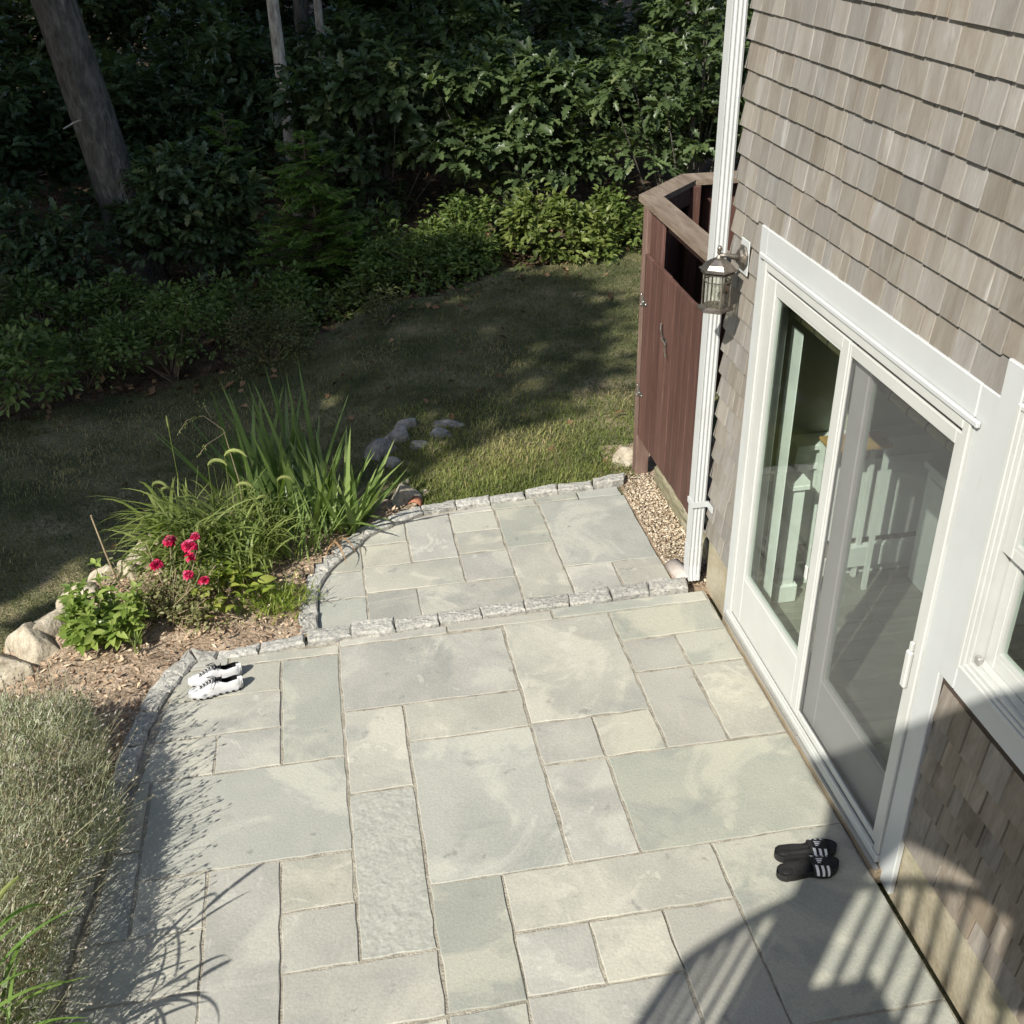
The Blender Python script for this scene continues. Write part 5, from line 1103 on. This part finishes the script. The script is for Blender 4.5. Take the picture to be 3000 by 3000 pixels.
for (x, y, z, a, s) in ((-3.34, 2.67, .73, .6, 1.3), (-3.36, 2.34, .65, .2, 1.0)):
    pts = []
    for j in range(7):
        ang = 1.2-.9*j/6; pts.append(np.array((x, y, z)) if not pts else pts[-1]+.13*s/6*np.array((math.cos(a)*math.cos(ang), math.sin(a)*math.cos(ang), math.sin(ang))))
    seedhead(pts, .009, t)
# ------------------------------------------------------------------ shrubs and saplings along the wood
rf_ = np.random.default_rng(77)
def cluster_leaves(blobs, ncl, per, L, W, tpl, r, upw=.6, droop=.25, spread=.10, inner=.55):
    """leaves in tufts at twig ends spread through ellipsoid blobs"""
    bl = np.array([[*b[0], *b[1]] for b in blobs], float); wgt = (bl[:, 3]*bl[:, 4]+bl[:, 3]*bl[:, 5]); i = r.choice(len(bl), ncl, p=wgt/wgt.sum())
    d = unit(r.normal(size=(ncl, 3))); d[:, 2] = np.where(d[:, 2] < -.35, -d[:, 2], d[:, 2])
    q = r.uniform(inner, 1.06, (ncl, 1)); C = bl[i, :3]+d*bl[i, 3:]*q; tips = C
    C = np.repeat(C, per, 0); dd = np.repeat(d, per, 0); n = len(C)
    a = unit(r.normal(size=(n, 3))*np.array([1, 1, .45])+dd*.55)
    P = C+a*r.uniform(0, spread, (n, 1)); N_ = unit(np.c_[r.normal(0, .45, n), r.normal(0, .45, n), np.full(n, upw+.4)]+dd*.35)
    s = r.uniform(.65, 1.2, n); base = np.repeat(r.random(ncl), per)
    g = leaves_geo(P, a, N_, L*s, W*s, tpl, .22, droop, np.clip(base*.55+.45*r.random(n), 0, 1), r)
    return g, tips
def stems(root, tips, r, k=10, r0=.012):
    m_ = MB(); root = np.array(root, float)
    for j in r.choice(len(tips), min(k, len(tips)), replace=False):
        p = tips[j]; mid = root*.5+p*.5+r.normal(0, .05, 3)+np.array([0, 0, .06]); m_.tube([root+r.normal(0, .03, 3)*np.array([1, 1, 0]), mid, p], [r0, r0*.6, r0*.25], 5, cap=False)
    return m_
def shrub(name, label, cat, c, blobs, ncl, per, L, W, mat, tpl=LEAF8, group=None, r=rf_, k=12, **kw):
    t = thing(name, label, cat, c, group); g, tips = cluster_leaves(blobs, ncl, per, L, W, tpl, r, **kw)
    mobj('crown', g[0], g[1], mat, t, lv=g[2]); stems(c, tips, r, k).build('stems', X['stem'], t); return t
GZ = lambda x, y: float(zl(x, y))-.03
def blobs_box(x0, x1, y, z0, z1, n_, r, depth=.45):
    out = []
    for k in range(n_):
        x = x0+(x1-x0)*(k+.5)/n_; hh = (z1-z0)*r.uniform(.72, 1.0)
        out.append(((x+r.normal(0, .04), y+r.normal(0, .12), z0+hh*.48), ((x1-x0)/n_*.72, depth, hh*.5)))
    return out
EG = 'shrubs along the edge of the lawn'
for (nm, lab, x0, x1, y, z0, z1, nb, ncl, per, L, W, mat) in (
    ('leafy_shrub', 'glossy dark green shrub at the far left end of the lawn edge', -5.9, -4.45, 9.75, -.5, .36, 3, 330, 8, .075, .04, 'laurel'),
    ('leafy_shrub', 'rounded small leaved green shrub in front of the leaning trunk', -4.15, -3.08, 10.35, -.5, .40, 3, 420, 9, .055, .03, 'laurel'),
    ('brownish_shrub', 'low dull brownish shrub right of the small leaved shrub', -3.0, -2.3, 10.1, -.5, .20, 3, 420, 8, .035, .018, 'brownshrub'),
    ('leafy_shrub', 'broad dark shrub in the middle of the lawn edge', -1.55, -.2, 11.45, -.5, .50, 4, 520, 9, .060, .034, 'laurel'),
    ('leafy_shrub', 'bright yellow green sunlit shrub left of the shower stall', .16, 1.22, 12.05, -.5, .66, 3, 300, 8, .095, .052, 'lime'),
    ('leafy_shrub', 'green shrub partly hidden behind the shower stall corner', 1.2, 2.1, 12.5, -.5, .62, 3, 260, 8, .08, .045, 'laurel'),
    ('brownish_shrub', 'little straggly shrub standing forward on the lawn edge', -1.60, -1.30, 10.45, -.5, .08, 2, 110, 7, .04, .02, 'brownshrub'),
    ('leafy_shrub', 'low ground hugging greenery by the sunny spot at left', -4.7, -4.1, 10.45, -.5, -.08, 2, 170, 7, .05, .028, 'laurel'),
    ('leafy_shrub', 'light green shrub filling the edge under the big leaning trunk', -5.2, -3.9, 11.3, -.55, .30, 3, 300, 8, .07, .038, 'laurel'),
    ('leafy_shrub', 'olive shrub behind the low dull brownish shrub', -3.2, -2.2, 11.2, -.55, .25, 3, 300, 8, .06, .034, 'laurel'),
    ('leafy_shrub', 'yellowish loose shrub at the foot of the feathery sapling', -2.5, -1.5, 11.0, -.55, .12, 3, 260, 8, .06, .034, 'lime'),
    ('leafy_shrub', 'tall loose shrub between the weeds and the broad dark shrub', -.9, -.1, 12.3, -.55, .55, 3, 260, 8, .07, .04, 'laurel'),
    ('leafy_shrub', 'pale green shrub in the gap left of the broad dark shrub', -2.0, -1.2, 12.4, -.55, .45, 3, 240, 8, .07, .04, 'laurel'),
    ('brownish_shrub', 'tangled olive shrub at the extreme left behind the glossy shrub', -6.6, -5.1, 11.0, -.55, .45, 3, 330, 8, .065, .034, 'brownshrub'),
    ('leafy_shrub', 'thin low shrub between the feathery sapling and the broad dark shrub', -1.85, -1.35, 11.2, -.5, .1, 2, 130, 7, .05, .028, 'brownshrub')):
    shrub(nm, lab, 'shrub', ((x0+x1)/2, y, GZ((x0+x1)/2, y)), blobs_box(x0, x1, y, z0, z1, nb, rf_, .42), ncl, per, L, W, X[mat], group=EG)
# upright weeds
for (x, y, h, mat, lab) in ((-.26, 12.6, .62, 'weed', 'pale upright weed catching the sun at the lawn edge'), (.06, 12.75, .66, 'oak', 'dark tall weed with hanging leaves beside the pale weed'), (.28, 12.5, .5, 'weed', 'shorter pale weed next to the bright shrub')):
    z = GZ(x, y); t = thing('tall_weed', lab, 'weed', (x, y, z), 'tall weeds at the lawn edge')
    for s in range(4):
        a = rf_.uniform(0, 6.28); bx_, by_ = x+.07*math.cos(a), y+.07*math.sin(a); hh = h*rf_.uniform(.8, 1.15)
        MB().tube([(x, y, z), (bx_, by_, z+hh)], [.006, .002], 5).build('stem', X['stem'], t)
        n = 60; q = rf_.uniform(.15, 1, n); P = np.c_[x+(bx_-x)*q, y+(by_-y)*q, z+hh*q]; a = rf_.uniform(0, 6.28, n)
        D = np.c_[np.cos(a), np.sin(a), rf_.uniform(-.7, .3, n)]; g = leaves_geo(P, D, np.repeat([[0, 0, 1.]], n, 0), .13*(1.15-q*.8), .034*(1.2-q*.6), LEAF8, .2, .4, None, rf_); mobj('foliage', g[0], g[1], X[mat], t, lv=g[2])
# feathery sapling: layered flat sprays
def feathery(x, y, z0, h, rad_, lab, n_fr=120):
    t = thing('feathery_sapling', lab, 'sapling', (x, y, z0)); m_ = MB().tube([(x, y, z0), (x+.04, y, z0+h*.5), (x-.02, y, z0+h)], [.022, .014, .004], 6); Ps = []; Ds = []; Ns = []; Ls = []
    for k in range(n_fr):
        q = rf_.uniform(.02, 1) ** 1.15; zz = z0+h*q; a = rf_.uniform(0, 6.28); R_ = rad_*(1.05-q)**.5*rf_.uniform(.25, 1.25)+.05; e = rf_.uniform(-.2, .6)
        d = np.array([math.cos(a)*math.cos(e), math.sin(a)*math.cos(e), math.sin(e)]); sd = np.array([-math.sin(a), math.cos(a), 0.]); b0 = np.array([x, y, zz])
        m_.tube([b0, b0+d*R_*.5, b0+d*R_-np.array([0, 0, .06*R_])], [.006, .004, .0015], 4, cap=False)
        nl = int(R_*34)+4
        for j in range(nl):
            u = .2+.8*j/nl; p = b0+d*R_*u-np.array([0, 0, .06*R_*u*u])
            for s in (1, -1):
                for w in (0, 1):
                    ll = .11*(1.1-.55*u); off = sd*s*ll*.75*w
                    Ps.append(p+off); Ds.append(unit(sd*s*.9+d*(.55 if w == 0 else 1.1)+rf_.normal(0, .14, 3))); Ns.append(unit(np.array([0, 0, 1.])+rf_.normal(0, .25, 3))); Ls.append(ll*rf_.uniform(.6, .95))
    Ls = np.array(Ls); g = leaves_geo(np.array(Ps), np.array(Ds), np.array(Ns), Ls, Ls*.42, LEAF4, .15, .25, None, rf_)
    mobj('crown', g[0], g[1], X['fern'], t, lv=g[2]); m_.build('trunk', X['stem'], t)
feathery(-2.12, 12.1, -.5, 1.75, .72, 'yellow green feathery sapling with layered sprays in the middle of the edge')
feathery(-1.75, 11.75, -.5, .85, .42, 'low feathery sapling at the foot of the taller one', 60)
feathery(-3.0, 13.4, -.55, 1.9, .5, 'faint feathery sapling in the shade behind the pale trunk', 60)
# oak saplings with big leaves
OG = 'oak saplings under the trees'
def oak(lab, c, blobs, ncl, per=8, L=.17, trunk=None, k=16):
    t = thing('oak_sapling', lab, 'oak sapling', c, OG); g, tips = cluster_leaves(blobs, ncl, per, L, L*.56, OAK, rf_, upw=.7, droop=.35, spread=.10); mobj('crown', g[0], g[1], X['oak'], t, lv=g[2])
    m_ = stems(c, tips, rf_, k, .016)
    if trunk: m_.tube([c, *trunk], [.05]+[.035]*len(trunk), 6)
    m_.build('trunk', X['bark'], t)
oak('oak sapling right beside the big leaning trunk', (-3.4, 13.0, -.55), [((-3.5, 13, .45), (.62, .5, .62)), ((-3.05, 12.9, .35), (.42, .4, .55)), ((-3.9, 12.9, .1), (.42, .4, .45)), ((-3.3, 12.9, -.1), (.6, .4, .35))], 330, 8, .15)
oak('dense dark oak sapling at the far left of the wood', (-5.2, 12.4, -.6), [((-5.5, 12.4, .2), (.55, .5, .65)), ((-4.8, 12.3, .05), (.5, .45, .5)), ((-5.0, 12.3, -.25), (.6, .5, .35)), ((-6.1, 12.3, .3), (.6, .5, .7))], 320, 8, .14)
oak('wide oak sapling in the middle of the wood with long drooping leaves', (-1.2, 14.4, -.6), [((-1.8, 14.4, 1.1), (.62, .5, .6)), ((-1.1, 14.3, 1.25), (.75, .5, .55)), ((-1.4, 14.3, .55), (.8, .5, .4)), ((-.5, 14.3, .75), (.6, .5, .5)), ((-1.5, 14.2, .1), (.6, .4, .25))], 190, 12, .2, [(-1.1, 14.4, .6)])
oak('oak sapling right of centre with one sunlit branch', (.4, 13.8, -.6), [((.0, 13.8, 1.35), (.7, .5, .5)), ((.8, 13.7, 1.15), (.65, .5, .6)), ((.35, 13.6, .55), (.75, .5, .42)), ((-.3, 13.6, .75), (.5, .4, .35)), ((.2, 13.5, .15), (.4, .3, .2)), ((1.15, 13.7, .45), (.45, .4, .4))], 180, 12, .2, [(.45, 13.8, .5)])
oak('tall oak sapling close to the house corner with leaves lit at the top', (2.3, 12.6, -.6), [((2.35, 12.6, 2.0), (.6, .55, .65)), ((1.75, 12.6, 1.5), (.55, .5, .6)), ((2.5, 12.5, 1.0), (.6, .5, .6)), ((1.8, 12.7, .75), (.5, .5, .4)), ((2.7, 12.5, 2.7), (.6, .5, .6))], 220, 11, .16, [(2.3, 12.6, 1.2)])
# understory behind: a few crowns shared between many plants
def crown_mesh(name, ncl, per, L, mat, seed, tpl=LEAF4):
    r = np.random.default_rng(seed); bl = [((0, 0, .95), (1., .8, .75)), ((.6, .1, .7), (.6, .6, .5)), ((-.6, -.1, .75), (.6, .6, .55)), ((.1, -.3, 1.5), (.6, .5, .5))]
    g, _ = cluster_leaves(bl, ncl, per, L, L*.55, tpl, r, spread=.08, inner=.3); return raw_mesh(name, g[0], g[1], mat, False, g[2])
UM = [crown_mesh('understory_crown', 330, 8, .17, X['oak'], s_, OAK) for s_ in (1, 2)]
um_stem = raw_mesh('understory_stem', *(lambda m_: (np.array(m_.V), m_.F))(MB().tube([(0, 0, -.2), (.05, 0, .6), (0, .05, 1.3)], [.03, .022, .01], 6).tube([(.04, 0, .4), (.4, .1, .8)], [.015, .006], 5).tube([(.04, 0, .5), (-.4, -.1, .9)], [.015, .006], 5)), X['bark'])
UL = [(-6.3, 16.5, 1.2), (-4.9, 17.0, 1.25), (-3.6, 16.6, 1.0), (-2.9, 18.2, 1.2), (-1.2, 17.2, 1.1), (.3, 16.8, 1.25), (1.9, 15.6, 1.2), (3.2, 15.0, 1.3), (-7.6, 20.5, 1.4), (-5.6, 21.0, 1.3), (-3.7, 21.8, 1.4), (-1.5, 21.0, 1.3), (.6, 20.3, 1.4), (2.6, 19.3, 1.4), (4.6, 18.4, 1.4), (-9, 26, 1.8), (-6.2, 26.5, 1.8), (-3.2, 27, 1.8), (0, 26, 1.8), (3, 25, 1.8), (6, 23.5, 1.8), (-11, 33, 2.4), (-6.5, 34, 2.4), (-2, 34, 2.4), (3, 33, 2.4), (8, 31, 2.4), (4.0, 13.2, 1.3), (-6.6, 13.6, 1.0), (-12, 42, 3), (-5, 43, 3), (2, 43, 3), (9, 41, 3), (-.3, 15.2, .8), (-4.3, 14.8, .7)]
for i, (x, y, s) in enumerate(UL):
    t = thing('understory_bush', 'dark leafy understory bush deep in the shade of the wood', 'bush', (x, y, GZ(x, y)), 'understory bushes'); rz = rf_.uniform(0, 6.28)
    for nm, me in (('crown', UM[i % 2]), ('trunk', um_stem)):
        o = bpy.data.objects.new(nm, me); COL.objects.link(o); o.parent = t; o.rotation_euler = (0, 0, rz); o.scale = (s, s, s*rf_.uniform(.8, 1.1)); reg(o, (x, y, 0))
# ------------------------------------------------------------------ trees: trunks in view, crowns above the picture
def big_crown(seed, n=5600):
    r = np.random.default_rng(seed); d = unit(r.normal(size=(n, 3))); lob = 1+.16*np.sin(d[:, 0]*4+seed)*np.sin(d[:, 1]*5)+.1*np.sin(d[:, 2]*7)
    P = d*(r.uniform(.25, 1, n)**.45*lob)[:, None]
    m_ = n//24; P = P[r.integers(0, m_, n)]+r.normal(0, .072, (n, 3)); a = unit(r.normal(size=(n, 3))); N_ = unit(r.normal(size=(n, 3))+np.array([0, 0, .8])); s = r.uniform(.06, .10, n)
    g = leaves_geo(P, a, N_, s*1.25, s, LEAF4, .1, .1, None, r); return raw_mesh('canopy_crown', g[0], g[1], X['canopy'], False, g[2])
CR = [big_crown(4), big_crown(9), big_crown(15, 3000), big_crown(16, 3000)]
def trunk_geo(pts, radii, n, r, rough=.06):
    m_ = MB(); pts = [np.array(p, float) for p in pts]; P = []; R_ = []
    for i in range(len(pts)-1):
        for j in range(6): q = j/6; P.append(pts[i]*(1-q)+pts[i+1]*q); R_.append(radii[i]*(1-q)+radii[i+1]*q)
    P.append(pts[-1]); R_.append(radii[-1]); m_.tube(P, R_, n); V = np.array(m_.V)
    for i in range(len(P)):
        a = np.arange(n)/n*2*math.pi; f = 1+rough*(np.sin(a*5+i*.35)+.6*np.sin(a*9-i*.5+1))+r.normal(0, rough*.25, n); V[i*n:(i+1)*n] = P[i]+(V[i*n:(i+1)*n]-P[i])*f[:, None]
    m_.V = [tuple(v) for v in V]; return m_
def tree(lab, base, top, r0, r1, mat, crown=None, group=None, name='tree', limbs=True, seed=0):
    t = thing(name, lab, 'tree', base, group); r = np.random.default_rng(seed+100); b = np.array(base, float); tp = np.array(top, float)
    mid = b*.6+tp*.4+r.normal(0, .05, 3); m_ = trunk_geo([b-np.array([0, 0, .3]), b+(mid-b)*.12, mid, tp], [r0*1.35, r0*1.02, (r0*.6+r1*.4), r1], 14, r)
    if limbs:
        for k in range(5):
            p = b+(tp-b)*r.uniform(.62, .98); a = r.uniform(0, 6.28); Lb = r.uniform(1.2, 2.6); q = p+np.array([math.cos(a)*Lb, math.sin(a)*Lb, Lb*.7]); m_.tube([p, p*.5+q*.5+np.array([0, 0, .15]), q], [r1*.6, r1*.4, r1*.12], 6)
    m_.build('trunk', mat, t, smooth=True)
    if crown:
        (c, R_, RZ, i) = crown; o = bpy.data.objects.new('crown', CR[i]); COL.objects.link(o); o.parent = t; o.location = Vector(c)-Vector(base); o.scale = (R_, R_, RZ); o.rotation_euler = (0, 0, seed*1.3); reg(o, base)
    return t
tr = tree('thick leaning grey trunk at the left of the wood', (-4.13, 13.3, -.55), (-5.3, 13.3, 9.0), .245, .17, X['bark'], ((-5.4, 13.6, 10.), 3.6, 3.3, 0), seed=1)
MB().tube([(-4.36, 13.1, 1.42), (-4.55, 13.0, 1.38), (-4.66, 12.95, 1.33)], [.016, .010, .006], 6).build('branch_stub', X['bark2'], tr)
tree('slim pale barked trunk lit by the sun behind the feathery sapling', (-2.30, 15.4, -.7), (-2.52, 15.5, 8), .085, .06, X['bark2'], ((-2.6, 15.8, 9.5), 3.0, 2.8, 3), seed=2)
tree('thin pale trunk to the right of the slim lit trunk', (-1.7, 19.5, -.7), (-1.9, 19.5, 8.5), .07, .05, X['bark2'], ((-1.9, 19.5, 9.5), 2.8, 2.8, 0), seed=3)
tree('dark trunk hidden behind the house corner', (5.9, 16.4, -.7), (5.7, 16.4, 9), .13, .10, X['bark'], ((5.6, 16.2, 9.5), 3.2, 3.0, 3), seed=4)
tree('slender dark stem standing behind the bright shrub', (.62, 14.0, -.7), (.66, 13.9, 1.2), .055, .04, X['bark'], None, limbs=False, seed=5)
tree('grey trunk deep in the wood left of the leaning trunk', (-7.2, 19, -.8), (-7.4, 19, 9), .16, .1, X['bark'], ((-7.2, 19, 9.5), 3.8, 3.3, 1), seed=6)
tree('far trunk near the top of the view by the house', (3.6, 17.5, -.8), (3.8, 17.5, 9), .16, .1, X['bark'], ((3.6, 17.5, 9.5), 3.6, 3.2, 1), seed=8)
for i, (x, y, z, R_) in enumerate([(-6.5, 24, 9, 4), (-2, 24.5, 9.5, 4), (2.5, 23.5, 9, 4), (7, 22, 9, 4), (-10, 29, 10, 5), (-3, 31, 10, 5), (4, 30, 10, 5), (10, 28, 10, 5), (4.6, 14.0, 8.5, 3.0), (-14, 40, 11, 6)]):
    tree('distant tree trunk far back in the dark wood', (x, y, GZ(x, y)), (x+.2, y, z-1), .16, .1, X['bark'], ((x, y, z), R_, R_*.9, 2+i % 2), 'trees far back in the wood', seed=20+i)
# tall trees left of the picture whose crowns shade the lawn and the wood
def at_su(s, u): return (math.cos(SUN_AZ)*s-math.sin(SUN_AZ)*u, math.sin(SUN_AZ)*s+math.cos(SUN_AZ)*u)
for i, (s, u, z, R_, RZ) in enumerate([(-6, 10.9, 8.3, 3.8, 4.1), (-6, 8.0, 9.9, 2.3, 1.9), (-6.5, 14.0, 9.5, 4.2, 4.6), (-5, 12.7, 16.0, 3.7, 4.0), (-3, 17.5, 12.5, 4.6, 5.0), (1.5, 15.5, 13, 4.2, 4.4), (2, 21, 12, 5, 5), (7.0, 19.5, 12.5, 4.4, 4.4), (9, 24.5, 13, 5, 5), (-8, 20, 8, 4.5, 4.5), (-1, 14.2, 19.5, 3.7, 3.6), (5.5, 15.6, 17.0, 3.4, 3.4)]):
    x, y = at_su(s, u); tree('tall tree beyond the left border of the lawn', (x, y, GZ(x, y)), (x+.3, y, z-R_*.3), .22, .13, X['bark'], ((x, y, z), R_, RZ, i % 2), 'tall trees left of the lawn', seed=40+i)
# ------------------------------------------------------------------ balcony the view is taken from (out of frame; throws the shadow at lower right)
bc = thing('balcony', 'bow fronted upper balcony with thin spindles and curved rail', 'balcony', (-2.9, -.8, 0))
RC = [(-3.95, -1.6), (-3.95, -.75), (-3.86, -.36), (-3.61, -.117), (-3.31, .016), (-3.10, .08), (-2.80, .105), (-2.47, .085), (-2.24, .03), (-2.12, -.12), (-2.05, -.36), (-2.02, -.75), (-2.02, -1.6)]
fp = [(x, y) for x, y in RC]
MB().prism(fp, 2.28, 2.40).build('deck_floor', X['deckwood'], bc)
def curve_at(d):
    pts = [np.array(p) for p in RC]
    for a, b in zip(pts[:-1], pts[1:]):
        L = np.linalg.norm(b-a)
        if d <= L: return a+(b-a)*d/L
        d -= L
    return pts[-1]
tot = sum(math.dist(a, b) for a, b in zip(RC[:-1], RC[1:]))
rl = [(*curve_at(tot*i/48), 3.30) for i in range(49)]
MB().tube(rl, .026, 8).build('top_rail', X['deckwood'], bc); MB().tube([(x, y, 2.47) for x, y, z in rl], .016, 6).build('bottom_rail', X['deckwood'], bc)
nb = int(tot/.105)
for i in range(nb+1):
    p = curve_at(tot*i/nb); MB().tube([(p[0], p[1], 2.40), (p[0], p[1], 3.29)], .015, 6).build('baluster', X['deckwood'], bc)
for (x, y) in ((-3.8, -.6), (-2.15, -.6), (-3.8, -1.5), (-2.15, -1.5)): MB().box(x-.05, x+.05, y-.05, y+.05, -.5, 2.279).build('post', X['deckwood'], bc)
wg = MB().box(-4.2, .0, -1.78, -1.62, -.5, 4.5).build('house_wing', X['shingle'], None, origin=(-2, -1.7, -.5), lv=True); tag(wg, 'shingled house wing carrying the upper balcony', 'house')
sc_ = thing('shadow_screen', 'canvas screen added out of view, shaped to cast the lower right shadow', 'screen', (-2.95, -.13, 2.4))  # added, unseen; outline shaped to throw a standing person's shadow
MB().prism([(-3.27, 3.36), (-3.31, 3.94), (-3.37, 4.16), (-3.51, 4.31), (-3.60, 4.45), (-1.45, 4.40), (-1.45, 2.9), (-2.19, 2.9), (-2.20, 3.40), (-2.42, 3.55), (-2.62, 3.70), (-2.83, 3.82), (-3.0, 3.66), (-3.02, 3.36)], -.15, -.11, 'y').build('cutout', X['cutout'], sc_)
MB().box(-3.27, -3.02, -.15, -.11, 2.401, 3.36).build('shadow_stem', X['cutout'], sc_)  # added blocker for the lower body of that shadow
pb = MB().prism([(-2.99, 2.401), (-2.76, 2.401), (-2.74, 3.08), (-3.01, 3.08)], -.36, -.12, 'y').build('shadow_box', X['deckwood'], None, origin=(-2.87, -.24, 2.4)); tag(pb, 'tall wooden planter box added out of view to cast a shadow', 'blocker')  # added unseen blocker; closes off the lower end of a sunlit strip
